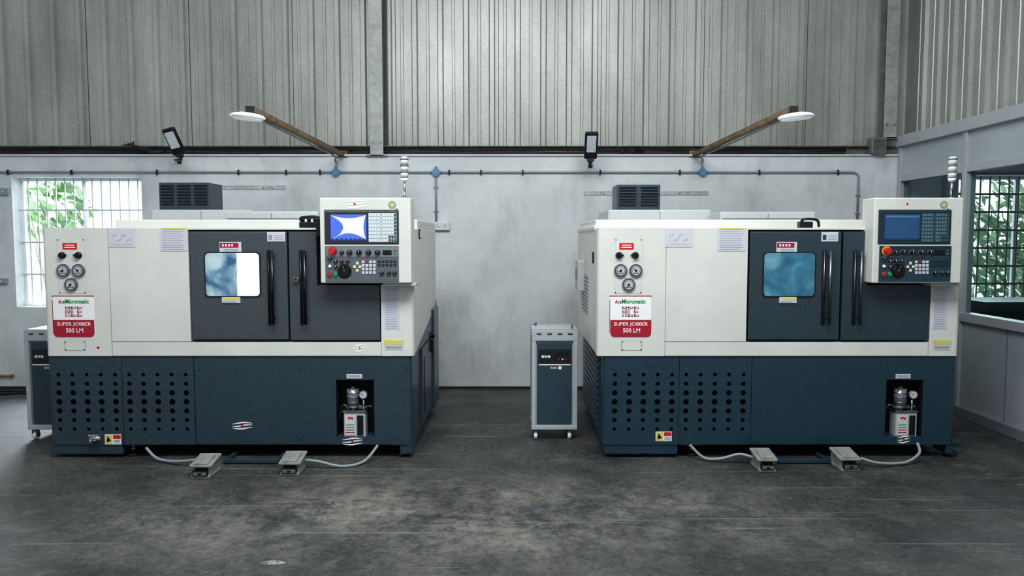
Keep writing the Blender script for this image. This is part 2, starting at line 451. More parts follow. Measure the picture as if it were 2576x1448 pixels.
def window(name, w, cols, rows, bar, br):
    g = G(); fr = mat('window_frame_white', (225,230,232), 0.5)
    y0, y1 = YW+0.14, YW+0.18
    t = 0.035
    g.box(w[0], w[1], y0, y1, w[2], w[2]+t, fr, 0.004); g.box(w[0], w[1], y0, y1, w[3]-t, w[3], fr, 0.004)
    g.box(w[0], w[0]+t, y0, y1, w[2]+t, w[3]-t, fr, 0.004); g.box(w[1]-t, w[1], y0, y1, w[2]+t, w[3]-t, fr, 0.004)
    xm = (w[0]+w[1])/2
    g.box(xm-t/2, xm+t/2, y0, y1, w[2]+t, w[3]-t, fr, 0.004)
    for i in range(1, cols):
        x = w[0]+(w[1]-w[0])*i/cols
        g.cyl((x, y0-0.02, w[2]), (x, y0-0.02, w[3]), br, bar, 6)
    for j in range(1, rows):
        z = w[2]+(w[3]-w[2])*j/rows
        g.box(w[0], w[1], y0-0.03, y0-0.024, z-br*1.2, z+br*1.2, bar)
    g.done(name, **S)
window('window_1', w1, 14, 4, mat('grille_bar_pale', (190,200,206), 0.5), 0.007)
window('window_2', w2, 14, 7, mat('grille_bar_dark', (50,60,66), 0.5), 0.009)
leafm = leafmat('leaves', (120,150,112))
leafp = leafmat('leaves_pale', (165,190,155))
leafg = leafmat('leaves_green', (92,130,98))
barkm = mat('bark', (150,145,135), 0.8, var=0.2)
def shrub(x0, x1, z0, z1, Y, n, lf, sz, label):
    g = G()
    xm = (x0+x1)/2
    g.tube([(xm, Y, 0), (xm+0.05, Y, 0.5*z0), (xm-0.05, Y+0.05, (z0+z1)/2)], 0.03, barkm, 8)
    for k in range(6):
        a = random.uniform(0, 6.28)
        g.tube([(xm, Y, z0*0.6), (xm+math.cos(a)*(x1-x0)*0.25, Y+math.sin(a)*0.2, (z0+z1)/2), (xm+math.cos(a)*(x1-x0)*0.42, Y+math.sin(a)*0.35, z1-0.1)], 0.01, barkm, 6)
    for k in range(n):
        c = Vector((random.triangular(x0, x1), Y+random.uniform(-0.4, 0.4), random.triangular(z0, z1)))
        l = random.uniform(0.5, 1)*sz; w = l*0.3
        M = Matrix.Rotation(random.gauss(0.7, 0.6), 3, 'Y') @ Matrix.Rotation(random.uniform(-0.8, 0.8), 3, 'X')
        g.add([c+M@Vector(p) for p in ((-l,0,0), (0,0.01,-w), (l,0,0), (0,0.01,w))], [[0,1,2,3]], lf if k % 3 else leafp)
    g.done('shrub', label=label, category='shrub')
shrub(-6.55, -5.55, 1.55, 2.6, 9.6, 200, leafm, 0.16, 'pale leafy shrub outside the barred window')
shrub(5.9, 7.6, 0.2, 2.6, 9.9, 700, leafg, 0.13, 'green shrub outside the office window')
gm = mat('outside_ground', (215,215,210), 0.9, var=0.1)
g = G(); g.box(-12, 14, 8.03, 16, -0.1, 0, gm); g.done('ground_outside', **S)

# right partition
yP = [3.0, 4.15, 5.4, 6.64, 7.76]
g = G()
g.box(XR, XR+0.05, 3.0, YW, 0.09, 0.86, alup)
g.box(XR, XR+0.05, 3.0, YW, 2.26, 2.56, alup)
g.done('wall_right', **S)
g = G()
g.box(XR-0.05, XR+0.1, 2.9, YW, 2.55, 2.66, alu, 0.006)
g.box(XR-0.02, XR+0.07, 2.9, YW, 2.19, 2.26, alu, 0.005)
g.box(XR-0.03, XR+0.08, 2.9, YW, 0.86, 0.94, alu, 0.005)
for y in yP: g.box(XR-0.025, XR+0.07, y-0.03, y+0.03, 0.0, 2.56, alu, 0.004)
for y in (4.8, 6.0, 7.2): g.box(XR-0.004, XR, y-0.003, y+0.003, 0.09, 0.86, ink)
g.done('trim_2', **S)
g = G(); g.box(XR-0.03, XR+0.06, 2.9, YW, 0, 0.09, mat('kick_grey', (118,126,130), 0.5), 0.004); g.done('baseboard_right', **S)
g = G()
for i in range(4):
    g.box(XR+0.02, XR+0.028, yP[i]+0.03, yP[i+1]-0.03, 0.94, 2.19, glass)
g.done('window_3', **S)
offw = mat('added_office_wall', (80,88,92), 0.8, var=0.1)  # unseen office walls, added to keep the room behind the glass dark
g = G(); g.box(8.2, 8.3, 2.9, YW, 0, 2.7, offw); g.done('added_wall_office_side', **S)
g = G(); g.box(XR+0.1, 8.3, 2.8, 2.9, 0, 2.7, offw); g.done('added_wall_office_front', **S)
g = G(); g.box(XR+0.15, 8.3, 2.8, YW, 2.7, 2.75, mat('added_office_ceiling', (90,93,95), 0.8)); g.done('added_ceiling', **S)  # unseen ceiling, added to keep sky light out of the office
g = G(); tealc = mat('dark_teal_laminate', (34,60,64), 0.35)
g.box(4.5, 6.6, 7.0, 7.6, 0.9, 1.0, tealc, 0.005); g.box(4.55, 6.55, 7.05, 7.55, 0, 0.9, tealc)
g.box(5.0, 5.03, 7.03, 7.05, 0.1, 0.85, alu); g.box(5.6, 5.63, 7.03, 7.05, 0.1, 0.85, alu)
g.done('office_counter', label='dark teal laminate counter under the office window', category='counter')

# ------------------------------------------------------------------ wall electrics
yp = YW-0.016; YQ = YW-0.001
zc = P(1288, 433, yp)[1]
xe = P(2160, 433, yp)[0]
CR = empty('conduit_run', (0, yp, zc), label='grey electrical conduit with blue junction boxes clipped along the wall', category='conduit')
g = G()
g.tube([(-8, yp, zc), (xe-0.05, yp, zc), (xe-0.015, yp, zc-0.015), (xe, yp, zc-0.05), (xe, yp, P(0, 556, yp)[1])], 0.011, conduit, 8, smooth=False)
g.done('conduit_pipe', CR)
x = P(1097, 500, yp)[0]
g = G(); g.tube([(x, yp, zc), (x, yp, P(0, 557, yp)[1])], 0.011, conduit, 8, smooth=False); g.done('conduit_pipe', CR)
for px in (845, 1767):
    x = P(px, 400, yp)[0]; g = G(); g.tube([(x, yp, zc), (x, yp, P(0, 406, yp)[1])], 0.011, conduit, 8, smooth=False); g.done('conduit_pipe', CR)
for px in (20, 180, 395, 600, 720, 805, 1130, 1210, 1315, 1510, 1710, 1910, 2108):
    x = P(px, 433, yp)[0]; g = G(); g.box(x-0.008, x+0.008, yp-0.016, YQ, zc-0.024, zc+0.024, rubber, 0.003); g.done('pipe_clip', CR, label='black pipe clip')
for (xx, py) in ((P(1097, 500, yp)[0], 470), (P(1097, 500, yp)[0], 530), (xe, 490), (xe, 535)):
    z = P(0, py, yp)[1]; g = G(); g.box(xx-0.02, xx+0.02, yp-0.014, YQ, z-0.008, z+0.008, conduit, 0.003); g.done('pipe_clip', CR)
for px in (845, 1097, 1767):
    x = P(px, 433, yp)[0]; g = G()
    g.disc(x, zc, 0.04, yp-0.024, YQ, bluebox, 20); g.disc(x, zc, 0.03, yp-0.028, yp-0.024, bluebox, 20)
    for a in (0, math.pi/2, math.pi): g.cyl((x+0.035*math.cos(a), yp, zc+0.035*math.sin(a)), (x+0.06*math.cos(a), yp, zc+0.06*math.sin(a)), 0.014, bluebox, 10)
    g.done('junction_box', CR, label='round blue junction box')
a, b, c, d = R(1089, 558, 1131, 579, YW-0.04)
sockm = mat('socket_white', (205,208,210), 0.4)
g = G(); g.box(a, b, YW-0.04, YW, c, d, sockm, 0.006)
for k in (0.28, 0.72):
    xm = a+(b-a)*k
    for dx, dz in ((0, 0.012), (-0.012, -0.008), (0.012, -0.008)): g.disc(xm+dx, (c+d)/2+dz, 0.004, YW-0.042, YW-0.04, blackg, 8)
g.done('wall_socket', label='white twin electrical socket box on the wall', category='socket')
for (px0, py0, px1, py1) in ((-6, 473, 20, 490), (-10, 700, 16, 714)):
    a, b, c, d = R(px0, py0, px1, py1, YW-0.03); g = G()
    g.box(a, b, YW-0.03, YW, c, d, conduit, 0.004); g.disc((a+b)/2, (c+d)/2, 0.01, YW-0.036, YW-0.03, sockm, 10)
    g.done('switch_box', label='small grey switch box on the plaster wall', category='switch', group='small wall switch boxes')
for (px0, py0, px1, py1) in ((528, 462, 718, 480), (1470, 479, 1782, 492)):  # thin strips stand in for faint marks on the plaster
    a, b, c, d = R(px0, py0, px1, py1, YW-0.01); g = G()
    zm = (c+d)/2; sm = mat('wall_mark_strip', (190,195,197), 0.8, col2=(150,151,148), vscale=12)
    g.box(a, b, YW-0.008, YW, zm-0.022, zm+0.022, sm, 0.002)
    for k in range(7):
        x = a+(b-a)*random.uniform(0.05, 0.95); g.disc(x, zm+random.uniform(-0.01, 0.01), random.uniform(0.003, 0.007), YW-0.014, YW-0.007, rust, 8)  # brown pins, part of the stand-in for faint wall marks
    g.done('wall_strip', label='thin pale strip with brown pins for faint wall marks', category='wall strip')

# bracket lamps
def arm_lamp(px_wall, px_end, sgn, lab):
    xw = P(px_wall, 380, YW)[0]; z = 2.475; ye = 5.08
    t = empty('bracket_lamp', (xw, YW, z), label=lab, category='wall lamp', group='bracket lamps over the machines')
    g = G(); h = 0.025; v = 0.019
    g.box(xw-h, xw+h, ye, YW-0.001, z+v-0.005, z+v, rust, 0.001)
    g.box(xw-h, xw+h, ye, YW-0.001, z-v, z-v+0.005, rust, 0.001)
    sx = xw+h if sgn < 0 else xw-h
    g.box(sx-0.005, sx+0.005, ye, YW-0.001, z-v, z+v, rust, 0.001)
    g.box(xw-0.06, xw+0.06, YW-0.012, YW, z-0.03, z+0.04, rust, 0.002)
    g.done('bracket_arm', t, label='tan rusty steel channel arm')
    cx = xw+sgn*0.0; cy = ye-0.0; cz = z-0.055
    Mz = Matrix.Rotation(math.radians(38*sgn), 3, 'Z')
    def shell(zt_, zb_, sc_, m, name, lab=None):
        g = G(); n = 32
        prof = [(zt_, 0.55), (zt_-(zt_-zb_)*0.25, 0.86), (zt_-(zt_-zb_)*0.6, 1.0), (zb_+0.002, 0.98), (zb_, 0.9)]
        vs = []
        for (zz, s_) in prof:
            for i in range(n):
                a = 2*math.pi*i/n
                ca = math.copysign(abs(math.cos(a))**0.55, math.cos(a)); sa = math.copysign(abs(math.sin(a))**0.55, math.sin(a))
                yy = sa*0.125*s_*sc_; wd = (0.062 if yy < 0 else 0.062-0.022*(yy/0.125))*s_*sc_
                p = Mz @ Vector((ca*wd, yy, 0)); vs.append((cx+p.x+sgn*0.012, cy+p.y, cz+zz))
        fs = []
        for j in range(len(prof)-1):
            for i in range(n): fs.append([j*n+i, j*n+(i+1)%n, (j+1)*n+(i+1)%n, (j+1)*n+i])
        g.add(vs, fs, m, True); g.add(vs, [list(range(n)), [(len(prof)-1)*n+i for i in range(n)]], m)
        kw = {'label': lab} if lab else {}
        return g.done(name, t, **kw)
    shell(0.028, -0.006, 1.0, lampw, 'lamp_shade', 'white elongated street-light housing')
    shell(-0.0065, -0.016, 0.84, mat('lamp_diffuser', (225,232,238), 0.25, emit=(240,248,255), es=0.15), 'lamp_diffuser', 'milky lens under the housing')
    g = G(); g.box(cx-0.022, cx+0.022, cy+0.01, cy+0.06, cz+0.022, z-v+0.002, blackg, 0.004); g.done('lamp_mount', t)
    g = G(); g.box(xw-0.03, xw+0.03, ye-0.005, ye+0.004, z-v-0.003, z+v+0.003, rubber, 0.002); g.done('arm_end_cap', t)
    g = G()
    x0 = P(px_wall-15 if sgn < 0 else px_wall+18, 400, YW)[0]
    g.tube([(x0, YW-0.03, 2.405), (x0, YW-0.04, 2.42), (xw+sgn*0.035, YW-0.2, z-v-0.012), (xw+sgn*0.035, YW-1.2, z-v-0.012), (xw+sgn*0.02, cy+0.25, z-v-0.012), (cx, cy+0.08, cz+0.02)], 0.009, conduit, 8)
    g.done('lamp_cable', t)
arm_lamp(860, 640, -1, 'white street-light head on a rusty arm above grey-doored lathe')
arm_lamp(1748, 1990, 1, 'white street-light head on a rusty arm above teal-doored lathe')

# floodlights
def flood(px, py, rz):
    Y = 7.45
    x, z = P(px, py, Y)
    xw, zw = P(px+ (14 if rz else -2), py+47, YW)
    t = empty('floodlight', (xw, YW, zw), label='black LED floodlight tilted on a wall bracket', category='floodlight', group='black wall floodlights')
    M = Matrix.Rotation(math.radians(rz), 3, 'Y') @ Matrix.Rotation(math.radians(26), 3, 'X')
    g = G(); g.box(x-0.066, x+0.066, Y-0.02, Y+0.02, z-0.13, z+0.15, blackg, 0.016, M)
    g.done('lamp_housing', t)
    nrm = M @ Vector((0, -0.022, 0)); off = M @ Vector((0, 0, 0.03))
    cx, cy, cz = x+nrm.x+off.x, Y+nrm.y+off.y, z+nrm.z+off.z
    g = G(); led = mat('led_panel', (175,184,192), 0.3, var=0.25, vscale=60, emit=(180,190,200), es=0.2)
    g.box(cx-0.046, cx+0.046, cy-0.003, cy+0.003, cz-0.085, cz+0.085, led, 0.002, M)
    g.done('lamp_lens', t)
    q = M @ Vector((0, 0, -0.13)); q = Vector((x, Y, z))+q
    g = G(); g.tube([q, q+Vector((0, 0.02, -0.05)), (xw, YW-0.1, zw+0.0), (xw, YW-0.001, zw)], 0.014, blackg, 8)
    g.box(xw-0.022, xw+0.022, YW-0.012, YW-0.001, zw-0.028, zw+0.028, blackg, 0.003)
    g.box(q.x-0.035, q.x+0.035, q.y-0.02, q.y+0.02, q.z-0.03, q.z+0.02, blackg, 0.008)
    g.done('lamp_bracket', t)
flood(438, 358, -14)
flood(1487, 368, 0)

# ------------------------------------------------------------------ stabilisers
def stabiliser(xf, Yf, lab):
    W, D, H = 0.365, 0.36, 0.885
    t = empty('voltage_stabiliser', (xf+W/2, Yf+D/2, 0), label=lab, category='voltage stabiliser', group='castored voltage stabilisers')
    x0, x1, y0, y1 = xf, xf+W, Yf, Yf+D
    g = G()
    zb = 0.085; f = 0.035
    g.box(x0+0.008, x1-0.008, y0+0.02, y1-0.01, zb+0.01, H-0.01, stabg)
    for (a, b) in ((x0, x0+f), (x1-f, x1)):
        g.box(a, b, y0, y0+0.035, zb, H, stabg, 0.005); g.box(a, b, y1-0.035, y1, zb, H, stabg, 0.005)
    g.box(x0, x1, y0-0.002, y0+0.035, zb, zb+0.035, stabg, 0.005)
    g.box(x0, x1, y0-0.002, y0+0.035, H-0.09, H, stabg, 0.005)
    g.box(x0, x1, y0, y1, H-0.02, H, stabg, 0.005)
    for k in range(26):
        z = zb+0.06+k*0.026
        g.box(x0+0.002, x0+0.01, y0+0.06, y1-0.06, z, z+0.012, black); g.box(x1-0.01, x1-0.002, y0+0.06, y1-0.06, z, z+0.012, black)
    for k in range(4):
        x = x0+0.06+k*0.082; g.box(x-0.018, x+0.018, y0-0.004, y0-0.001, H-0.04, H-0.027, stabd)
    g.done('cabinet', t)
    g = G(); zt = H-0.1
    g.box(x0+0.045, x1-0.045, y0+0.006, y0+0.024, zb+0.045, zt, stabd, 0.004)
    g.box(x0+0.058, x1-0.055, y0+0.002, y0+0.007, zt-0.175, zt-0.055, mat('stabiliser_label', (26,32,38), 0.4), 0.001)
    g.box(x0+0.058, x1-0.055, y0+0.001, y0+0.006, zt-0.183, zt-0.175, wprint)
    g.text('eve', x0+0.078, x0+0.15, zt-0.125, zt-0.103, y0+0.0005, wprint, 0.02)
    g.box(x1-0.165, x1-0.075, y0-0.0, y0+0.003, zt-0.11, zt-0.075, black, 0.002)
    for k in range(3): g.disc(x1-0.145+k*0.025, zt-0.135, 0.006, y0-0.002, y0+0.003, (red, wprint, red)[k], 10)
    g.text('KVA', (x0+x1)/2-0.03, (x0+x1)/2+0.02, zt-0.212, zt-0.195, y0+0.005, wprint, 0.02)
    g.box((x0+x1)/2+0.03, (x0+x1)/2+0.055, y0+0.003, y0+0.007, zt-0.216, zt-0.192, wprint)
    for (sx, sz) in ((x0+0.055, zt-0.01), (x1-0.055, zt-0.01), (x0+0.055, zb+0.06), (x1-0.055, zb+0.06)): g.disc(sx, sz, 0.004, y0+0.003, y0+0.007, chrome, 8)
    g.done('front_panel', t, label='dark blue-grey front panel with a meter')
    for (cx, cy) in ((x0+0.035, y0+0.04), (x1-0.06, y0+0.04), (x0+0.035, y1-0.05), (x1-0.06, y1-0.05)):
        g = G()
        g.cyl((cx, cy, zb), (cx, cy, zb-0.014), 0.022, steel, 14)
        g.box(cx-0.02, cx-0.016, cy-0.016, cy+0.025, 0.025, zb-0.012, steel, 0.001); g.box(cx+0.016, cx+0.02, cy-0.016, cy+0.025, 0.025, zb-0.012, steel, 0.001)
        g.box(cx-0.02, cx+0.02, cy-0.016, cy+0.025, zb-0.018, zb-0.01, steel, 0.001)
        g.cyl((cx-0.013, cy+0.01, 0.032), (cx+0.013, cy+0.01, 0.032), 0.032, wprint, 20)
        g.cyl((cx-0.022, cy+0.01, 0.032), (cx+0.022, cy+0.01, 0.032), 0.009, rubber, 12)
        g.done('castor', t)
    for (cx, cy) in ((x0+0.04, y0+0.25), (x1-0.04, y0+0.08)):
        g = G(); g.cyl((cx, cy, H), (cx, cy, H+0.012), 0.006, blackg, 10)
        pts = [(cx+0.008*math.cos(a), cy, H+0.018+0.008*math.sin(a)) for a in [i*math.pi/6 for i in range(13)]]
        g.tube(pts, 0.003, blackg, 6, smooth=False); g.done('lifting_eye', t)
xs0 = P(1337, 950, 5.79)[0]
stabiliser(xs0, 5.79, 'grey castored voltage stabiliser with a dark front panel')
xs1 = P(64, 950, 5.79)[0]
stabiliser(xs1, 5.79, 'grey castored voltage stabiliser tucked beside the lathe')

# ------------------------------------------------------------------ lathes
F = 5.3; B = 6.9
def mark(g, x, z, w, y, dotr=0.010):
    for k in (-1, 0, 1):
        n = 10; top = []; bot = []
        for i in range(n+1):
            u = i/n*2-1; cx = x+u*w/2; cz = z+k*0.018+0.006*math.sin(u*2.4+k)
            th = 0.0045*(1-u*u)+0.0006
            top.append((cx, cz+th)); bot.append((cx, cz-th))
        g.prism(top+bot[::-1], 'y', y-0.0012, y, wprint)
    g.disc(x, z, dotr, y-0.002, y, red, 14)

def sheet(g, r, y, lines=9, m=paper, li=inkl, sketch=False):
    x0, x1, z0, z1 = r
    g.box(x0, x1, y-0.0015, y, z0, z1, m)
    if sketch:
        w = x1-x0; h = z1-z0
        for k in range(4):
            cx = x0+w*(0.25+0.17*k); cz = z0+h*(0.5+0.12*((-1)**k))
            g.box(cx-w*0.06, cx+w*0.06, y-0.0022, y-0.0014, cz-0.001, cz+0.001, ink); g.box(cx-w*0.06, cx-w*0.06+0.0015, y-0.0022, y-0.0014, cz-h*0.15, cz, ink)
            g.box(cx+w*0.05, cx+w*0.05+0.0015, y-0.0022, y-0.0014, cz, cz+h*0.12, ink)
        g.box(x0+w*0.1, x1-w*0.1, y-0.0022, y-0.0014, z0+h*0.12, z0+h*0.12+0.002, li)
        return
    for k in range(lines):
        z = z1-(z1-z0)*(k+1)/(lines+1); e = random.uniform(0.02, 0.3)
        g.box(x0+(x1-x0)*0.08, x1-(x1-x0)*(0.06+e*0.6), y-0.0022, y-0.0014, z-0.0012, z+0.0012, li)

ACE = [[((0,0),(0,1)), ((0,1),(1,1)), ((1,1),(1,0)), ((0,.48),(1,.48))],
       [((1,1),(0,1)), ((0,1),(0,0)), ((0,0),(1,0))],
       [((1,1),(0,1)), ((0,1),(0,0)), ((0,0),(1,0)), ((0,.5),(.8,.5))]]
def emblem(g, x0, x1, z0, z1, y):
    n = 3; gap = (x1-x0)*0.06; cw = ((x1-x0)-2*gap)/3
    for (th, mm, yy) in ((0.0066, redp, 0.0), (0.0026, wprint, -0.0006)):
        for k, L in enumerate(ACE):
            bx0 = x0+k*(cw+gap)+0.0066; bw = cw-0.0132; bz0 = z0+0.0066; bh = z1-z0-0.0132
            for ((a, b), (c, d)) in L:
                xa, xb = sorted((bx0+a*bw, bx0+c*bw)); za, zb = sorted((bz0+b*bh, bz0+d*bh))
                g.box(xa-th, xb+th, y+yy-0.0006, y+yy, za-th, zb+th, mm)

def lathe(pairs, cp, tops, ventb, dk, darkB, pane_m, barm, screen_kind, label, side):
    def M(u):
        ps = pairs
        for i in range(len(ps)-1):
            if u <= ps[i+1][0] or i == len(ps)-2:
                (a, b), (c, d) = ps[i], ps[i+1]
                return b+(u-a)*(d-b)/(c-a)
    def r(u0, v0, u1, v1, d=F): return R(M(u0), v0, M(u1), v1, d)
    def p(u, v, d=F): return P(M(u), v, d)
    def rad(px, d=F): return px/FPX*d
    XL = P(M(103), 600, F)[0]; XRt = P(M(1041), 850, F)[0]
    T = empty('cnc_lathe', ((XL+XRt)/2, (F+B)/2, 0), label=label, category='lathe', group='CNC turning machines')
    Z = lambda v, d=F: P(1288, v, d)[1]
    Xw = lambda u, v: p(u, v)[0]
    x275 = Xw(275, 700); x475 = Xw(476, 720); x957 = Xw(958, 790)
    zt, zs, zb = Z(573), Z(860), Z(895)
    g = G()
    def roundL(x0, x1, y0, y1, rr):
        pts = [(x0+rr-rr*math.cos(a), y0+rr-rr*math.sin(a)) for a in [i*math.pi/12 for i in range(7)]]
        return pts+[(x1, y0), (x1, y1), (x0, y1)]
    def roundR(x0, x1, y0, y1, rr):
        pts = [(x1-rr+rr*math.sin(a), y0+rr-rr*math.cos(a)) for a in [i*math.pi/12 for i in range(7)]]
        return [(x0, y1), (x0, y0)]+pts+[(x1, y1)]
    g.prism(roundL(XL, x275-0.0015, F, F+0.07, 0.035), 'z', zb, zt, white, False)
    g.box(x275+0.0015, x475, F+0.001, F+0.07, zs+0.0015, zt, white, 0.003)
    g.box(x275+0.0015, x957-0.0015, F+0.001, F+0.07, zb, zs-0.0015, white, 0.003)
    g.prism(roundR(x957+0.0015, XRt, F, F+0.07, 0.035), 'z', zb, Z(716), white)
    g.box(XL+0.004, XRt-0.004, F+0.07, B, zb, zt, white, 0.01)
    g.box(x475, XRt-0.02, F+0.055, F+0.071, zb, zt, white)
    g.box(x475, Xw(802, 575), F+0.0, F+0.07, Z(578), zt, white, 0.002)
    g.box(Xw(230, 575) if side > 0 else XL+0.02, XRt-0.006, 5.62, B-0.01, zt-0.02, Z(563)+0.04, white, 0.01)
    if side < 0: g.box(XL-0.004, Xw(330, 575), F+0.2, B-0.02, zt-0.03, Z(563)+0.0, white, 0.02)
    g.done('body', T, label='off-white powder-coated upper enclosure')
    a = r(163, 857, 215, 881); g = G()
    g.box(a[0], a[1], F-0.002, F, a[2], a[3], ink); g.box(a[0]+0.002, a[1]-0.002, F-0.003, F, a[2]+0.002, a[3]-0.002, white)
    for (sx, sz) in ((a[0]+0.008, a[3]-0.008), (a[1]-0.008, a[3]-0.008), (a[0]+0.008, a[2]+0.008), (a[1]-0.008, a[2]+0.008)): g.disc(sx, sz, 0.004, F-0.005, F, blackg, 8)
    g.done('cover_plate', T)
    a = r(146, 600, 215, 738); g = G()
    g.box(a[0], a[1], F-0.0015, F, a[2], a[3], white2); g.box(a[0]+0.0015, a[1]-0.0015, F-0.002, F, a[2]+0.0015, a[3]-0.0015, white)
    for (sx, sz) in ((a[0], a[3]), (a[1], a[3]), (a[0], a[2]), (a[1], a[2])): g.disc(sx+(0.008 if sx == a[0] else -0.008), sz+(0.008 if sz == a[2] else -0.008), 0.004, F-0.004, F, blackg, 8)
    g.done('gauge_panel', T)
    a = r(158, 611, 194, 627); g = G(); g.box(a[0], a[1], F-0.004, F, a[2], a[3], red, 0.001)
    g.box(a[0]+0.012, a[1]-0.012, F-0.0048, F-0.004, a[2]+0.012, a[2]+0.018, wprint); g.box(a[0]+0.018, a[1]-0.018, F-0.0048, F-0.004, a[3]-0.018, a[3]-0.012, wprint)
    g.done('warning_label', T, label='small red label')
    for u in (157, 198):
        x, z = p(u, 642); g = G(); rr = rad(8)
        g.disc(x, z, rr*1.15, F-0.006, F, steel, 20); g.disc(x, z, rr, F-0.026, F-0.005, blackg, 18, rr*0.8)
        g.box(x-0.004, x+0.004, F-0.03, F-0.024, z-rr*0.8, z+rr*0.8, blackg, 0.001)
        g.tube([(x+rr*0.8*(1 if u < 170 else -1), F-0.01, z), (x+rr*1.5*(1 if u < 170 else -1), F-0.012, z+0.004)], 0.005, blackg, 6, smooth=False)
        g.done('pressure_knob', T, label='black pressure setting knob')
    for (u, v, an) in ((161, 680, 200), (199, 680, 140), (181, 715, 230)):
        x, z = p(u, v); rr = rad(16.5); g = G()
        g.disc(x, z, rr, F-0.016, F, steel, 28); g.disc(x, z, rr*0.86, F-0.018, F-0.015, mat('gauge_rim', (85,88,92), 0.4), 28); g.disc(x, z, rr*0.72, F-0.0185, F-0.015, gaugew, 28)
        for k in range(11):
            t = math.radians(225-27*k); c0 = Vector((x+rr*0.5*math.cos(t), F-0.019, z+rr*0.5*math.sin(t))); c1 = Vector((x+rr*0.7*math.cos(t), F-0.019, z+rr*0.7*math.sin(t)))
            g.cyl(c0, c1, 0.0018, blackg, 4)
        t = math.radians(an); g.cyl((x, F-0.02, z), (x+rr*0.55*math.cos(t), F-0.02, z+rr*0.55*math.sin(t)), 0.002, blackg, 4)
        g.disc(x, z, rr*0.18, F-0.022, F-0.017, blackg, 12)
        g.add([(x-rr*0.4, F-0.019, z-rr*0.5), (x+rr*0.4, F-0.019, z-rr*0.5), (x+rr*0.3, F-0.019, z-rr*0.32), (x-rr*0.3, F-0.019, z-rr*0.32)], [[0,1,2,3]], ink)
        g.done('pressure_gauge', T, label='round pressure gauge with steel bezel')
    # brand sign
    a = r(133, 743, 238, 847); g = G(); rc = 0.03
    g.rrect(a[0], a[1], a[2], a[3], F-0.002, F, rc, wprint)
    g.rrect(a[0], a[1], a[3]-0.006, a[3], F-0.003, F-0.001, 0.0029, redp)
    b = r(135, 804, 238, 847); g.rrect(b[0], b[1], a[2], b[3], F-0.003, F-0.001, rc, redp, corners=(1,0,0,1))
    g.box(a[0], a[0]+0.004, F-0.003, F-0.001, a[2]+rc, a[3]-rc, redp)
    b = r(147, 753, 163, 763); g.text('Ace', b[0], b[1], b[2], b[3], F-0.0034, redp, 0.02)
    b = r(164, 752, 224, 763); g.text('Micromatic', b[0], b[1], b[2], b[3], F-0.0034, green, 0.03)
    b = r(165, 771, 207, 796); emblem(g, b[0], b[1], b[2], b[3], F-0.003)
    b = r(144, 810, 230, 821); g.text('SUPER JOBBER', b[0], b[1], b[2], b[3], F-0.0036, wprint, 0.012)
    b = r(167, 825, 210, 836); g.text('500 LM', b[0], b[1], b[2], b[3], F-0.0036, wprint, 0.012)
    g.done('brand_sign', T, label='white and crimson model name sign')
    g = G(); sheet(g, r(272, 574, 340, 621), F+0.0, 6, sketch=True); g.done('instruction_sheet', T)
    g = G(); sheet(g, r(403, 573, 472, 631), F+0.0, 12); b = r(410, 573, 465, 577); g.box(b[0], b[1], F-0.003, F, b[2], b[3], yellow); g.done('instruction_sheet', T)
    g = G(); sheet(g, r(967, 721, 1006, 829), F+0.0, 24); g.done('instruction_sheet', T)
    g = G(); b = r(967, 855, 1015, 880); g.box(b[0], b[1], F-0.002, F, b[2], b[3], paper); g.box(b[0], b[1], F-0.003, F-0.001, b[2]+(b[3]-b[2])*0.55, b[3], yellow)
    for k in range(3): g.box(b[0]+0.01, b[1]-0.01, F-0.003, F-0.0015, b[2]+0.008+0.01*k, b[2]+0.01+0.01*k, ink)
    g.done('warning_label', T, label='yellow and white label')
    g = G(); b = r(476, 578, 958, 859); g.box(b[0], b[1], F+0.045, F+0.056, b[2], b[3], black); g.done('door_frame', T)
    y0, y1 = F-0.006, F+0.046
    d1 = r(481, 582, 724, 854); g = G()
    g.box(d1[0], d1[1], y0, y1, d1[2], d1[3], dk, 0.006)
    D1 = g.done('door', T, label='dark hammertone sliding door with a window')
    g = G()
    xA = Xw(729, 720); xB = Xw(797, 650); xC = x957-0.006
    zl, zm, zh = d1[2], Z(717), d1[3]
    g.prism([(xA, zl), (xC, zl), (xC, zm), (xB, zm), (xB, zh), (xA, zh)], 'y', y0, y1, dk)
    D2 = g.done('door', T, label='dark hammertone sliding door notched around the control panel')
    b = r(516, 633, 657, 747); g = G(); g.rrect(b[0], b[1], b[2], b[3], y0-0.006, y0, 0.03, rubber); g.done('window_gasket', D1)
    b = r(519, 636, 654, 744); g = G(); g.rrect(b[0], b[1], b[2], b[3], y0-0.008, y0-0.005, 0.026, pane_m); g.done('window_pane', D1)
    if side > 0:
        b = r(598, 636, 654, 744); g = G(); g.rrect(b[0], b[1], b[2], b[3], y0-0.0086, y0-0.0079, 0.026, mat('pane_glare_white', (250,250,250), 0.15, emit=(240,245,250), es=0.25), corners=(1,1,0,0)); g.done('window_glare', D1, label='painted white reflection on the window')  # bright reflection on the pane, painted as a glowing white shape
    def handle(uu, par):
        g = G(); b = r(uu-12, 628, uu+13, 816)
        xm = (b[0]+b[1])/2
        g.box(xm-0.03, xm-0.002, y0-0.007, y0, b[2], b[3], rubber, 0.003)
        g.cyl((xm+0.016, y0-0.036, b[2]+0.005), (xm+0.016, y0-0.036, b[3]-0.005), 0.011, barm, 16)
        g.cyl((xm-0.018, y0-0.012, b[2]+0.01), (xm-0.018, y0-0.012, b[3]-0.01), 0.005, barm, 12)
        for zz in (b[2]+0.045, b[3]-0.045): g.cyl((xm+0.016, y0, zz), (xm+0.016, y0-0.036, zz), 0.008, barm, 12)
        g.done('handle', par, label='dark chrome vertical bar handle')
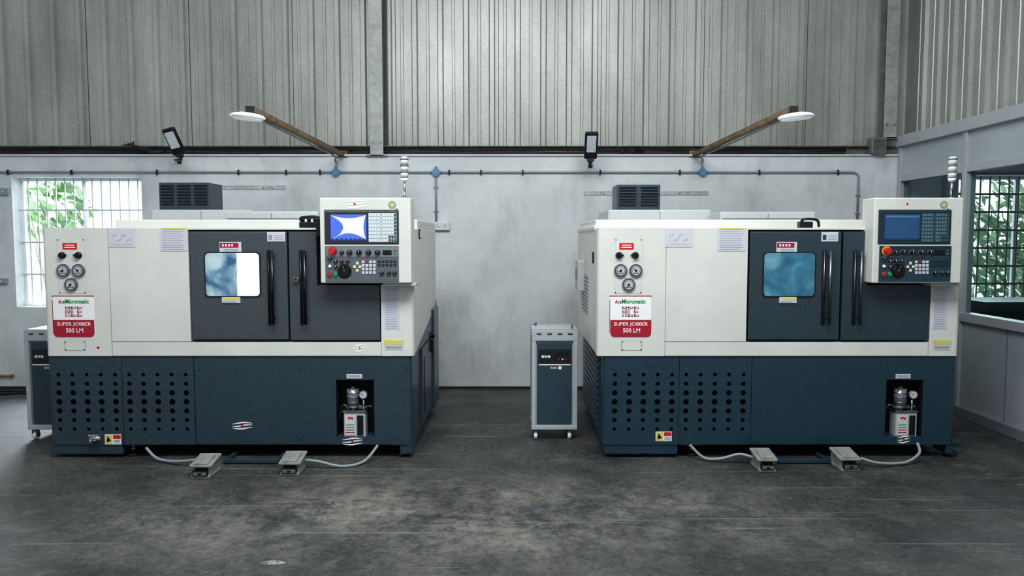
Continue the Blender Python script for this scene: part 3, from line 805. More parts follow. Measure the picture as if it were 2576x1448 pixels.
    handle(684, D1); handle(765, D2)
    g = G(); b = r(553, 608, 608, 634); g.box(b[0], b[1], y0-0.002, y0, b[2], b[3], paper); zz = b[2]+(b[3]-b[2])*0.45
    g.box(b[0]+0.004, b[1]-0.02, y0-0.003, y0-0.001, zz, b[3]-0.008, redp)
    for k in range(4): x = b[0]+0.02+k*0.022; g.box(x, x+0.012, y0-0.0038, y0-0.0028, zz+0.008, b[3]-0.016, wprint)
    for k in range(2): g.box(b[0]+0.03, b[1]-0.02, y0-0.003, y0-0.001, b[2]+0.008+k*0.01, b[2]+0.01+k*0.01, ink)
    g.done('sticker', D1)
    g = G(); b = r(560, 746, 606, 761); g.box(b[0], b[1], y0-0.0085, y0, b[2], b[3], paper); g.box(b[0]+0.02, b[1], y0-0.0095, y0-0.008, b[2]+0.022, b[3]-0.004, yellow); g.box(b[0]+0.005, b[1]-0.03, y0-0.0095, y0-0.008, b[2]+0.006, b[2]+0.009, ink)
    g.done('sticker', D1)
    g = G(); b = r(673, 583, 718, 607); g.box(b[0], b[1], y0-0.002, y0, b[2], b[3], paper); g.box(b[0]+0.01, b[0]+0.035, y0-0.003, y0-0.001, b[2]+0.012, b[3]-0.02, stabd if side < 0 else inkl)
    for k in range(3): g.box(b[0]+0.05, b[1]-0.01, y0-0.003, y0-0.001, b[2]+0.012+k*0.014, b[2]+0.015+k*0.014, inkl)
    g.done('sticker', D1)
    if side > 0:
        g = G(); x, zz = p(748, 702); g.disc(x, zz, 0.016, y0-0.03, y0, rust, 16); g.disc(x, zz, 0.008, y0-0.032, y0-0.029, blackg, 12); g.done('door_lock', D2, label='small brass-coloured lock')
    g = G(); b = r(962, 712, 1046, 719, 5.2); g.box(b[0], b[1], F-0.1, F+0.05, b[2], b[3], white2, 0.003); g.done('shelf_lip', T)

    # ---------------- control panel
    c0, c1 = cp; YP = 5.17
    def q(u0, v0, u1, v1, d=YP):
        f = lambda u: c0+(u-805)*(c1-c0)/(1037-805.0)
        return R(f(u0), v0, f(u1), v1, d)
    b = q(805, 497, 1037, 712); g = G()
    g.box(b[0], b[1], YP, F+0.054, b[2], b[3], white, 0.008)
    C = g.done('control_panel', T, label='off-white hanging control panel casing')
    bz = mat('bezel_'+screen_kind, (48,53,59) if screen_kind == 'pale' else (34,56,66), 0.35)
    lo = mat('operator_'+screen_kind, (96,103,110) if screen_kind == 'pale' else (40,68,80), 0.45)
    b = q(817, 527, 1006, 613); g = G(); g.box(b[0], b[1], YP-0.008, YP, b[2], b[3], bz, 0.003)
    b2 = q(819, 529, 1004, 534); g.box(b2[0], b2[1], YP-0.010, YP-0.007, b2[2], b2[3], steel if screen_kind == 'pale' else lo)
    g.done('screen_bezel', C)
    b = q(833, 540, 924, 604); g = G()
    scr = mat('display_panel_'+screen_kind, (80,110,215) if screen_kind == 'pale' else (42,82,124), 0.12, emit=(70,105,215) if screen_kind == 'pale' else (30,75,120), es=0.3 if screen_kind == 'pale' else 0.08)
    g.box(b[0], b[1], YP-0.011, YP-0.007, b[2], b[3], scr, 0.001)
    w, h = b[1]-b[0], b[3]-b[2]; cx, cz = (b[0]+b[1])/2, (b[2]+b[3])/2
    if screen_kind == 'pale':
        pw = mat('display_painted_glare', (215,224,244), 0.15, emit=(220,228,248), es=0.45)  # room glare on the screen glass, painted as a pale glowing shape
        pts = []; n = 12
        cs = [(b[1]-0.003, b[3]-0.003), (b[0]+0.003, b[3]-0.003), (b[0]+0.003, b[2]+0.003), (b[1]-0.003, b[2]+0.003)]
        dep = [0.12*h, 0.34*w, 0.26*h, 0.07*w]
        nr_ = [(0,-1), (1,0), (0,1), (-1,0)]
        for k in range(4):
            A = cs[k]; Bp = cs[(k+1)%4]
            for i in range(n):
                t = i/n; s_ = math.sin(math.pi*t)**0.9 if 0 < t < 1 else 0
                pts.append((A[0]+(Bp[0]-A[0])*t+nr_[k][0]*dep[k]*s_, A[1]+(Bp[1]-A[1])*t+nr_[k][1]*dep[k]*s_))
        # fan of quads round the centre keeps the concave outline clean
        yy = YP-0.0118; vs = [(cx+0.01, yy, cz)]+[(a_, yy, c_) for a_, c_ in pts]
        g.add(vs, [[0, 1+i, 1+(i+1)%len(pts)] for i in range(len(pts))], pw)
    else:
        g.box(b[0]+w*0.03, b[1]-w*0.03, YP-0.0116, YP-0.0108, b[3]-h*0.1, b[3]-h*0.03, mat('display_line', (90,130,165), 0.3))
    for k in range(8):
        x = b[0]+(b[1]-b[0])*(k+0.1)/8; g.box(x, x+(b[1]-b[0])*0.09, YP-0.0126, YP-0.0105, b[2]+0.004, b[2]+0.012, bz)
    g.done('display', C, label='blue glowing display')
    b = q(929, 536, 1001, 609); g = G(); g.box(b[0], b[1], YP-0.010, YP-0.007, b[2], b[3], mat('key_field_'+screen_kind, (184,194,198) if screen_kind == 'pale' else (48,80,90), 0.4), 0.001)
    km = mat('key_cap_'+screen_kind, (216,222,224) if screen_kind == 'pale' else (92,122,130), 0.5); km2 = mat('key_dark', (70,82,88), 0.5)
    nc, nr = 10, 8; w = (b[1]-b[0])/nc; h = (b[3]-b[2])/nr
    for i in range(nc):
        for j in range(nr):
            if i == 4: continue
            g.box(b[0]+w*(i+0.14), b[0]+w*(i+0.86), YP-0.0125, YP-0.010, b[2]+h*(j+0.16), b[2]+h*(j+0.84), km2 if (i > 6 and j < 2) or i > 8 else km)
    g.done('keypad', C, label='grid of small keys')
    b = q(819, 618, 1006, 708); g = G(); g.box(b[0], b[1], YP-0.006, YP, b[2], b[3], lo, 0.002)
    b2 = q(821, 620, 1004, 646); g.box(b2[0], b2[1], YP-0.0068, YP-0.0055, b2[2], b2[3], bz if side < 0 else mat('operator_band', (124,130,136), 0.45))
    for (u0, v0, u1, v1) in ((820, 645, 1005, 646), (886, 648, 887, 706), (948, 648, 949, 706)):
        b2 = q(u0, v0, u1, v1+0.6); g.box(b2[0], b2[1], YP-0.0072, YP-0.005, b2[2], b2[3], steel)
    g.done('operator_plate', C)
    def kn(u, v, rp, m, nm, lab=None, h=0.02, ring=None):
        f = c0+(u-805)*(c1-c0)/(232.0); x, z = P(f, v, YP); rr = rp/FPX*YP; g = G()
        if ring: g.disc(x, z, rr*1.3, YP-0.009, YP-0.005, ring, 20)
        g.disc(x, z, rr, YP-0.006-h, YP-0.005, m, 18, rr*0.88)
        if m is blackg:
            g.box(x-0.0015, x+0.0015, YP-0.008-h, YP-0.005-h, z, z+rr*0.85, wprint)
        kw = {'label': lab} if lab else {}
        g.done(nm, C, **kw)
    kn(838, 631, 9, red, 'emergency_button', 'red mushroom emergency stop button', 0.035, yel if screen_kind != 'pale' else steel)
    for u in (861, 881, 905, 929, 952): kn(u, 635, 5 if u == 861 else 6.5, blackg, 'rotary_knob', None, 0.016, steel)
    for (u, v) in ((831, 650), (846, 657), (861, 657), (876, 657)): kn(u, v, 4.5, blackg, 'rotary_knob', None, 0.014, steel)
    kn(831, 669, 4, wprint, 'push_button', 'white push button', 0.01, steel); kn(846, 671, 4, blackg, 'rotary_knob', None, 0.012, steel)
    kn(831, 689, 5, red, 'push_button', 'red push button', 0.012, steel); kn(846, 689, 5, gbtn, 'push_button', 'green push button', 0.012, steel)
    kn(868, 682, 14, blackg, 'hand_wheel', 'black pulse hand wheel', 0.012, blackg)
    kn(868, 672, 3, blackg, 'hand_wheel_grip', None, 0.035)
    for u in (963, 981, 996): kn(u, 686, 5, blackg, 'rotary_knob', None, 0.014, steel)
    g = G(); b = q(965, 629, 988, 641); g.box(b[0], b[1], YP-0.009, YP-0.006, b[2], b[3], black, 0.001); b = q(993, 628, 1000, 632); g.box(b[0], b[1], YP-0.009, YP-0.006, b[2], b[3], red); b = q(993, 636, 1000, 640); g.box(b[0], b[1], YP-0.009, YP-0.006, b[2], b[3], gbtn)
    g.done('readout', C)
    g = G()
    for i in range(4):
        for j in range(4):
            u = 912+i*9.5; v = 655+j*9
            b = q(u, v, u+7, v+6.5); g.box(b[0], b[1], YP-0.009, YP-0.006, b[2], b[3], redp if (i == 1 and j == 0) else paper, 0.001)
    for (u, v) in ((897, 658), (890, 667), (904, 667), (897, 676)):
        b = q(u, v, u+7, v+7); g.box(b[0], b[1], YP-0.009, YP-0.006, b[2], b[3], mat('key_cream', (225,215,175), 0.5), 0.001)
    for i in range(5):
        for j in range(2):
            b = q(953+i*10, 654+j*9, 960+i*10, 660+j*9); g.box(b[0], b[1], YP-0.009, YP-0.006, b[2], b[3], bz, 0.001)
    g.done('axis_keys', C, label='block of cream and white axis keys')
    g = G(); b = q(862, 508, 925, 518)
    if screen_kind == 'pale': mark(g, (b[0]+b[1])/2, (b[2]+b[3])/2, 0.17, YP, 0.008)
    else: g.disc((b[0]+b[1])/2, (b[2]+b[3])/2, 0.008, YP-0.001, YP, red, 12)
    g.done('painted_mark', C, label='ritual mark with a red dot')
    g = G(); b = q(980, 506, 998, 524); g.disc((b[0]+b[1])/2, (b[2]+b[3])/2, 0.027, YP-0.001, YP, mat('seal_green', (130,150,125), 0.6), 20); g.disc((b[0]+b[1])/2, (b[2]+b[3])/2, 0.018, YP-0.0016, YP, mat('seal_cream', (190,186,155), 0.6), 20)
    g.disc(b[1]+0.005, b[2]-0.012, 0.012, YP-0.0014, YP, rust, 12)
    g.done('seal_sticker', C)
    # signal tower
    YT = F+0.0
    x, zb0 = P(1018 if side > 0 else 2393, 497, YT); zb0 = q(805, 497, 1037, 712)[3]
    z = lambda v: P(1288, v, YT)[1]
    g = G(); g.cyl((x, YT, zb0-0.002), (x, YT, zb0+0.012), 0.024, steel, 18); g.cyl((x, YT, zb0+0.01), (x, YT, z(455)), 0.009, chrome, 12)
    g.cyl((x, YT, z(456)), (x, YT, z(448)), 0.02, wprint, 18, 0.028)
    twr = g.done('signal_tower', T, label='slim signal tower with pale lenses')
    zz0, zz1 = z(448), z(400); hh = (zz1-zz0)/3
    for k in range(3):
        g = G(); g.cyl((x, YT, zz0+hh*k+0.004), (x, YT, zz0+hh*(k+1)-0.006), 0.028, mat('tower_lens_%d' % k, ((200,205,205), (215,212,205), (205,205,200))[k], 0.2), 20)
        g.cyl((x, YT, zz0+hh*(k+1)-0.006), (x, YT, zz0+hh*(k+1)+0.004), 0.0305, mat('tower_ring', (120,125,128), 0.3), 20)
        g.done('signal_lens', twr)
    g = G(); g.cyl((x, YT, zz1+0.004), (x, YT, zz1+0.016), 0.029, wprint, 20, 0.02); g.done('signal_cap', twr)
    if side > 0:
        b = R(748, 550, 812, 578, F+0.05); g = G()
        g.box(b[0], b[1], F+0.09, F+0.17, zt, b[3]-0.02, blackg, 0.006)
        for k in range(4): x = b[0]+0.02+k*0.045; g.cyl((x, F+0.12, b[3]-0.02), (x, F+0.12, b[3]+0.004), 0.014, blackg, 12)
        g.tube([(b[0]+0.01, F+0.1, b[3]-0.01), (b[0]+0.03, F+0.08, b[3]+0.01), (b[1]-0.04, F+0.08, b[3]+0.012), (b[1]-0.02, F+0.09, b[3]-0.03)], 0.011, blackg, 8)
        g.done('cable_gland', T, label='black cable glands and hose')
        g = G(); b = R(806, 556, 832, 595, YP+0.05); g.box(b[0]-0.03, b[0]+0.012, YP+0.04, F+0.05, b[2], b[3]+0.02, blackg, 0.005); g.done('swing_arm', T, label='black swing arm bracket')
    else:
        b = R(2018, 546, 2062, 577, F+0.05); g = G()
        g.box(b[0], b[1]-0.03, F+0.09, F+0.15, zt, b[3]-0.03, blackg, 0.006); g.tube([(b[0]+0.02, F+0.12, b[3]-0.03), (b[0]+0.04, F+0.1, b[3]-0.012), (b[1], F+0.1, b[3]-0.02), (b[1]+0.02, F+0.11, zt+0.01)], 0.01, blackg, 8)
        g.done('cable_gland', T, label='black cable gland and hose')
    hood = Z(563)+0.04
    for (px0, py0, px1, py1, d, dep) in tops:
        b = R(px0, py0, px1, py1, d); g = G()
        g.box(b[0], b[1], d, d+dep, hood-0.002, b[3], white2, 0.012)
        g.box(b[0]+0.02, b[1]-0.02, d-0.003, d, hood+0.006, hood+0.012, ink)
        g.box((b[0]+b[1])/2-0.002, (b[0]+b[1])/2+0.002, d-0.002, d+0.001, hood+0.012, b[3]-0.014, ink)
        g.done('roof_cover', T, label='pale grey sheet-metal roof cover')
    b = R(*ventb, 6.4); ztop = R(*tops[0][:4], tops[0][4])[3]; g = G()
    g.box(b[0], b[1], 6.4, 6.7, ztop, b[3], darkB1, 0.005)
    nb = 3 if side > 0 else 2; w = (b[1]-b[0])/nb
    for k in range(nb):
        for j in range(7):
            zz = b[2]+0.02+(b[3]-b[2]-0.04)*j/6.6
            g.box(b[0]+w*(k+0.12), b[0]+w*(k+0.88), 6.392, 6.402, zz, zz+0.011, black)
            g.box(b[0]+w*(k+0.12), b[0]+w*(k+0.88), 6.386, 6.402, zz+0.011, zz+0.019, stabd)
    g.done('vent_box', T, label='dark louvred ventilation box')

    # ---------------- base
    BX0 = Xw(119, 930); BX1 = Xw(1035, 930)
    z1118 = Z(1119); ztop = zb
    g = G()
    YB = F+0.16
    rr_ = r(845, 955, 941, 1099)
    xseam = Xw(488, 1000)
    g.box(BX0, BX1, YB, B-0.02, z1118, ztop, darkB, 0.004)
    x0, x1 = xseam+0.002, BX1
    g.box(x0, rr_[0], F+0.012, YB, z1118, ztop, darkB, 0.003)
    pts = roundR(rr_[1], x1, F+0.012, YB, 0.03); g.prism(pts, 'z', z1118, ztop, darkB)
    g.box(rr_[0], rr_[1], F+0.0125, YB, rr_[3], ztop, darkB); g.box(rr_[0], rr_[1], F+0.0125, YB, z1118, rr_[2], darkB)
    b = r(122, 1116, 305, 1145); g.box(b[0], b[1], F+0.02, F+0.2, max(b[2], 0.028), z1118+0.002, darkB, 0.003)
    b = r(985, 1116, 1040, 1145); g.box(b[0]+0.06, BX1-0.004, F+0.02, F+0.2, max(b[2], 0.028), z1118+0.002, darkB, 0.003)
    g.box(BX0+0.4, BX1-0.3, F+0.25, B-0.1, 0.04, z1118, black)
    g.box(BX1-0.12, BX1-0.02, F+0.3, B-0.1, 0.02, z1118, darkB)
    g.box(BX0+0.02, BX0+0.12, F+0.3, B-0.1, 0.02, z1118, darkB)
    for (u, v) in ((752, 930), (1025, 930), (500, 930), (752, 1105)):
        x, zz = p(u, v); g.disc(x, zz, 0.005, F+0.009, F+0.012, black, 8)
    g.done('base', T, label='dark blue-grey hammertone lower base')
    g = G(); ys = F+0.012; yb_ = ys+0.01
    X0, X1 = BX0, xseam-0.002; Z0, Z1 = z1118, ztop
    hx0 = Xw(129, 1010); hx1 = Xw(485, 1010); hz0 = Z(1091); hz1 = Z(931)
    g.prism(roundL(X0, hx0, ys, YB, 0.02), 'z', Z0, Z1, darkB)
    g.box(hx1, X1, ys, YB, Z0, Z1, darkB); g.box(hx0, hx1, ys, YB, hz1, Z1, darkB); g.box(hx0, hx1, ys, YB, Z0, hz0, darkB)
    nc, nr = 10, 7; cw, ch = (hx1-hx0)/nc, (hz1-hz0)/nr
    rads = [4.6, 5.6, 7.0, 7.6, 7.0, 5.6, 4.8]
    sg = 16
    for i in range(nc):
        for j in range(nr):
            cx, cz = hx0+cw*(i+0.5), hz0+ch*(j+0.5); rr = rad(rads[j])
            o = []; c = []; ci = []
            for k in range(sg):
                t = 2*math.pi*(k+0.5)/sg; ct, st = math.cos(t), math.sin(t)
                s_ = 1/max(abs(ct), abs(st)); o.append((cx+ct*s_*cw/2, ys, cz+st*s_*ch/2))
                c.append((cx+ct*rr, ys, cz+st*rr)); ci.append((cx+ct*rr, yb_, cz+st*rr))
            vs = o+c+ci
            fs = [[k, (k+1)%sg, sg+(k+1)%sg, sg+k] for k in range(sg)]
            g.add(vs, fs, darkB)
            g.add(vs, [[sg+k, sg+(k+1)%sg, 2*sg+(k+1)%sg, 2*sg+k] for k in range(sg)], black)
            for (sx, sz, ka, kb) in ((1,1,1,2), (-1,1,5,6), (-1,-1,9,10), (1,-1,13,14)):
                g.add([o[ka], (cx+sx*cw/2, ys, cz+sz*ch/2), o[kb]], [[0,1,2]], darkB)
    g.box(hx0, hx1, ys+0.05, ys+0.06, hz0, hz1, black)
    xm5 = hx0+cw*5
    g.box(xm5-0.0025, xm5+0.0025, ys-0.0008, ys+0.002, Z0, Z1, black)
    g.done('vent_panel', T, label='perforated dark ventilation panel')
    g = G(); Yr = F+0.15
    g.box(rr_[0], rr_[1], Yr, Yr+0.008, rr_[2], rr_[3], black)
    for xx in (rr_[0]-0.001, rr_[1]-0.003): g.box(xx, xx+0.004, F+0.0125, Yr, rr_[2], rr_[3], black)
    g.box(rr_[0], rr_[1], F+0.0128, Yr, rr_[3]-0.003, rr_[3]+0.001, black)
    g.done('recess_lining', T, label='black recess lining')
    def l(u0, v0, u1, v1, d=F+0.05): return r(u0, v0, u1, v1, d)
    b = l(866, 1035, 921, 1099); g = G(); tankm = mat('tank_translucent', (178,186,186), 0.35, var=0.1, vscale=20)
    g.box(b[0], b[1], F+0.03, F+0.13, b[2], b[3], tankm, 0.008)
    g.box(b[0]-0.006, b[1]+0.006, F+0.025, F+0.135, b[3]-0.004, b[3]+0.012, steel, 0.003)
    w = b[1]-b[0]; h = b[3]-b[2]
    g.box(b[0]+w*0.62, b[0]+w*0.9, F+0.026, F+0.03, b[2]+h*0.1, b[3]-h*0.12, black, 0.002)
    g.box(b[0]+w*0.06, b[0]+w*0.55, F+0.027, F+0.03, b[2]+h*0.12, b[3]-h*0.12, paper)
    g.prism([(b[0]+w*0.15, b[3]-h*0.18), (b[0]+w*0.27, b[3]-h*0.3), (b[0]+w*0.3, b[3]-h*0.22), (b[0]+w*0.42, b[3]-h*0.3), (b[0]+w*0.46, b[3]-h*0.18), (b[0]+w*0.38, b[3]-h*0.2), (b[0]+w*0.3, b[3]-h*0.16), (b[0]+w*0.24, b[3]-h*0.2)], 'y', F+0.0262, F+0.0272, red)
    for k in range(4): g.box(b[0]+w*0.1, b[0]+w*0.5, F+0.0262, F+0.0272, b[2]+h*(0.2+0.1*k), b[2]+h*(0.23+0.1*k), green if k > 1 else redp)
    g.done('oil_tank', T, label='translucent lubricant tank with printed label')
    g = G(); b2 = l(870, 978, 902, 1024); xm = (b2[0]+b2[1])/2; ym = F+0.08; bowl = mat('bowl_grey', (138,146,150), 0.15, metal=0.3, var=0.3, vscale=40)
    g.cyl((xm, ym, b2[2]), (xm, ym, b2[3]), (b2[1]-b2[0])/2, bowl, 22); g.cyl((xm, ym, b2[3]), (xm, ym, b2[3]+0.015), 0.02, steel, 16)
    for k in range(3): zz = b2[2]+(b2[3]-b2[2])*(0.25+0.25*k); g.cyl((xm, ym, zz), (xm, ym, zz+0.006), (b2[1]-b2[0])/2+0.002, steel, 22)
    g.cyl((xm, ym, b[3]), (xm, ym, b2[2]), 0.024, steel, 16); g.cyl((xm, ym, b2[2]-0.004), (xm, ym, b2[2]+0.008), (b2[1]-b2[0])/2+0.004, steel, 22)
    g.box(xm-0.05, xm+0.1, ym-0.015, ym+0.015, b[3]+0.02, b[3]+0.04, steel, 0.004)
    for dx in (-0.03, 0.05, 0.08): g.cyl((xm+dx, ym, b[3]+0.02), (xm+dx, ym, b2[2]+0.01), 0.008, chrome, 8)
    g.done('oil_pump', T, label='small lubrication pump with ribbed bowl')
    gx, gz = p(914, 992, F+0.04); g = G(); rr = rad(11)
    g.disc(gx, gz, rr, F+0.03, F+0.06, steel, 22); g.disc(gx, gz, rr*0.82, F+0.028, F+0.031, gaugew, 22); g.cyl((gx, F+0.027, gz), (gx-rr*0.5, F+0.027, gz+rr*0.3), 0.0015, blackg, 4)
    g.cyl((gx, F+0.05, gz-rr), (gx, F+0.05, b[3]+0.012), 0.008, chrome, 10)
    g.done('pressure_gauge', T)
    for (pp, rr, mm) in (([(rr_[0]+0.005, F+0.08, b[2]+0.12), (rr_[0]+0.04, F+0.05, b[3]+0.05), (xm-0.02, F+0.05, b2[2]-0.02)], 0.005, steel),
                     ([(rr_[1]-0.008, F+0.09, b[3]-0.02), (rr_[1]-0.03, F+0.05, b[3]+0.04), (gx, F+0.06, b[3]+0.03)], 0.005, steel),
                     ([(rr_[0]+0.03, F+0.12, rr_[3]-0.012), (xm-0.03, F+0.1, rr_[3]-0.04), (gx, F+0.1, rr_[3]-0.03), (rr_[1]-0.02, F+0.1, b[3]+0.01)], 0.006, rubber)):
        g = G(); g.tube(pp, rr, mm, 6); g.done('oil_hose', T)
    g = G(); b = r(871, 941, 910, 952); g.box(b[0], b[1], F+0.009, F+0.012, b[2], b[3], paper, 0.0005)
    g.box(b[0]+0.01, b[1]-0.01, F+0.0082, F+0.0092, b[2]+0.018, b[2]+0.021, ink); g.box(b[0]+0.01, b[1]-0.01, F+0.0082, F+0.0092, b[2]+0.01, b[2]+0.013, ink); g.done('warning_label', T, label='small white label')
    vy = (1093, 1118) if side > 0 else (1086, 1110)
    lu = (262, 303) if side > 0 else (250, 290)
    b = r(lu[0], vy[0], lu[1], vy[1]); w = b[1]-b[0]; h = b[3]-b[2]; yy = F+0.011; g = G()
    g.box(b[0], b[1], yy-0.002, yy, b[2], b[3], wprint); g.box(b[0]+0.003, b[0]+w*0.47, yy-0.003, yy-0.001, b[2]+0.004, b[3]-0.004, yellow)
    g.box(b[0]+w*0.52, b[1]-0.003, yy-0.003, yy-0.001, b[2]+h*0.55, b[3]-0.004, red); g.add([(b[0]+w*0.1, yy-0.0035, b[2]+h*0.2), (b[0]+w*0.4, yy-0.0035, b[2]+h*0.35), (b[0]+w*0.18, yy-0.0035, b[3]-h*0.15)], [[0,1,2]], blackg)
    for k in range(3): g.box(b[0]+w*0.55, b[1]-0.008, yy-0.003, yy-0.001, b[2]+h*(0.12+0.13*k), b[2]+h*(0.17+0.13*k), ink)
    g.done('warning_label', T, label='yellow and red warning label')
    LM = dict(label='white striped ritual mark with a red dot')
    if side > 0:
        for (u, v, ww, yy, dr) in ((608, 1071, 0.15, F+0.012, 0.011), (886, 1111, 0.15, F+0.012, 0.009), (905, 875, 0.1, F+0.001, 0.006)):
            g = G(); x, zz = p(u, v); mark(g, x, zz, ww, yy, dr); g.done('painted_mark', T, **LM)
        g = G(); x, zz = p(247, 874); g.disc(x, zz, 0.01, F-0.001, F, redp, 8); g.done('painted_mark', T, label='small red dab')
        x, zz = p(243, 1100); g = G(); dv = mat('valve_metal', (175,178,178), 0.4, metal=0.6)
        g.cyl((x, F+0.012, zz), (x, F-0.03, zz), 0.02, dv, 14); g.cyl((x-0.035, F-0.02, zz), (x+0.035, F-0.02, zz), 0.014, dv, 12)
        g.box(x-0.045, x+0.02, F-0.035, F-0.028, zz+0.015, zz+0.03, dv, 0.003); g.cyl((x, F-0.02, zz), (x, F-0.03, zz+0.02), 0.008, dv, 8); g.cyl((x-0.03, F-0.02, zz), (x-0.035, F-0.02, zz-0.035), 0.012, dv, 12)
        g.done('drain_valve', T)
    else:
        g = G(); x, zz = p(892, 1106); mark(g, x, zz, 0.09, F+0.012, 0.008); g.done('painted_mark', T, **LM)
    for u in (337, 1012):
        x = P(M(u), 1150, F+0.1)[0]
        for yy in (F+0.1, B-0.2):
            g = G(); g.cyl((x, yy, 0), (x, yy, 0.018), 0.05, rubber, 20, 0.04); g.cyl((x, yy, 0.018), (x, yy, z1118+0.001), 0.014, steel, 12); g.cyl((x, yy, 0.04), (x, yy, 0.055), 0.026, steel, 6)
            g.box(x-0.07, x+0.07, yy-0.03, yy+0.05, z1118-0.025, z1118+0.001, darkB, 0.003)
            g.done('levelling_foot', T)
    if side > 0:
        xs_ = XRt
        g = G()
        g.prism([(F+0.09, zb), (B-0.01, zb), (B-0.01, zb+0.27), (B-0.1, zb+0.22)], 'x', xs_-0.006, xs_+0.002, darkB)
        g.box(BX1-0.002, BX1+0.02, F+0.5, B-0.03, 0.12, zb-0.02, darkB, 0.004)
        g.box(BX1, BX1+0.04, B-0.4, B-0.02, 0.1, 0.98, darkB, 0.008)
        g.box(BX1+0.018, BX1+0.024, F+0.6, F+0.62, 0.2, zb-0.1, black)
        g.done('side_cover', T, label='plain dark side cover')
        g = G(); g.box(BX1-0.004, BX1+0.05, B-0.55, B-0.42, 0.62, 0.74, blackg, 0.01); g.cyl((BX1+0.04, B-0.5, 0.74), (BX1+0.04, B-0.5, 0.79), 0.015, blackg, 12); g.done('side_fitting', T, label='small black hose fitting')
        g = G(); g.box(XRt-0.006, XRt+0.004, F+0.35, F+0.45, Z(600), Z(575), black, 0.004); g.box(XRt+0.002, XRt+0.006, F+0.37, F+0.43, Z(597), Z(578), white); g.done('latch', T)
    else:
        g = G(); g.box(XL-0.001, XL+0.006, F+0.58, F+1.12, zb+0.23, zb+0.56, white2, 0.001)
        for k in range(10): g.box(XL-0.003, XL+0.0, F+0.6, F+1.1, zb+0.25+k*0.03, zb+0.258+k*0.03, mat('slot_grey', (90,92,95), 0.6))
        g.done('side_grille', T)
        g = G(); g.box(XL-0.002, XL+0.006, F+0.25, F+0.33, Z(665), Z(635), black, 0.002); g.done('latch', T)
        g = G(); g.box(XL-0.055, XL+0.006, F+0.95, F+1.2, Z(735)-0.06, Z(665), white2, 0.008)
        g.box(XL-0.06, XL-0.05, F+1.0, F+1.15, Z(720), Z(690), mat('isolator_grey', (120,125,128), 0.4), 0.003); g.done('isolator_box', T, label='pale grey electrical isolator box')
        g = G(); g.box(BX0-0.006, BX0+0.002, F+0.22, B-0.22, 0.14, 0.84, darkB, 0.002)
        for k in range(13): g.box(BX0-0.010, BX0-0.004, F+0.25, B-0.25, 0.16+k*0.05, 0.175+k*0.05, black)
        for k in range(13): g.box(BX0-0.018, BX0-0.004, F+0.25, B-0.25, 0.175+k*0.05, 0.19+k*0.05, darkB, 0.003)
        g.done('side_louvre', T)
        g = G(); x, zz = P(2414, 915, F+0.2); g.cyl((BX1-0.004, F+0.2, zz), (BX1+0.04, F+0.2, zz), 0.012, blackg, 12); g.ell((BX1+0.045, F+0.2, zz), (0.018, 0.02, 0.02), blackg, 12, 8); g.done('side_knob', T)
    g = G()
    ra = P(M(560), 1170, 5.16)[0]; rb = P(M(700), 1170, 5.16)[0]
    g.box(ra, rb, 5.16, 5.19, 0.008, 0.035, darkB, 0.004); g.box(ra, ra+0.03, 5.18, F+0.3, 0.006, 0.03, darkB, 0.003); g.box(rb-0.03, rb, 5.18, F+0.3, 0.006, 0.03, darkB, 0.003)
    for x in (ra+0.015, rb-0.015): g.cyl((x, 5.175, 0), (x, 5.175, 0.01), 0.012, rubber, 10)
    g.box(ra, rb, F+0.28, F+0.32, 0.0, 0.045, black)
    g.done('pedal_rail', T, label='low dark rail at floor level')
    return T

L1 = [(105, 105), (1040, 1040)]
L2 = [(105, 1505), (275, 1675), (475, 1879), (726, 2115), (957, 2338), (1040, 2414)]
lathe(L1, (805, 1034), [(380, 527, 632, 556, 6.1, 0.7), (566, 531, 800, 556, 5.72, 0.34)], (400, 459, 526, 521), darkA, darkB1, paneL, dchrome, 'pale',
      'white and dark grey CNC lathe with white glare painted on its blue screen', 1)
lathe(L2, (2197, 2421), [(1530, 527, 1790, 558, 6.1, 0.7), (1812, 532, 2052, 558, 5.72, 0.34)], (1552, 464, 1661, 523), darkA2, darkB2, paneR, mchrome, 'teal',
      'white and dark teal-grey CNC lathe with a dim blue screen', -1)

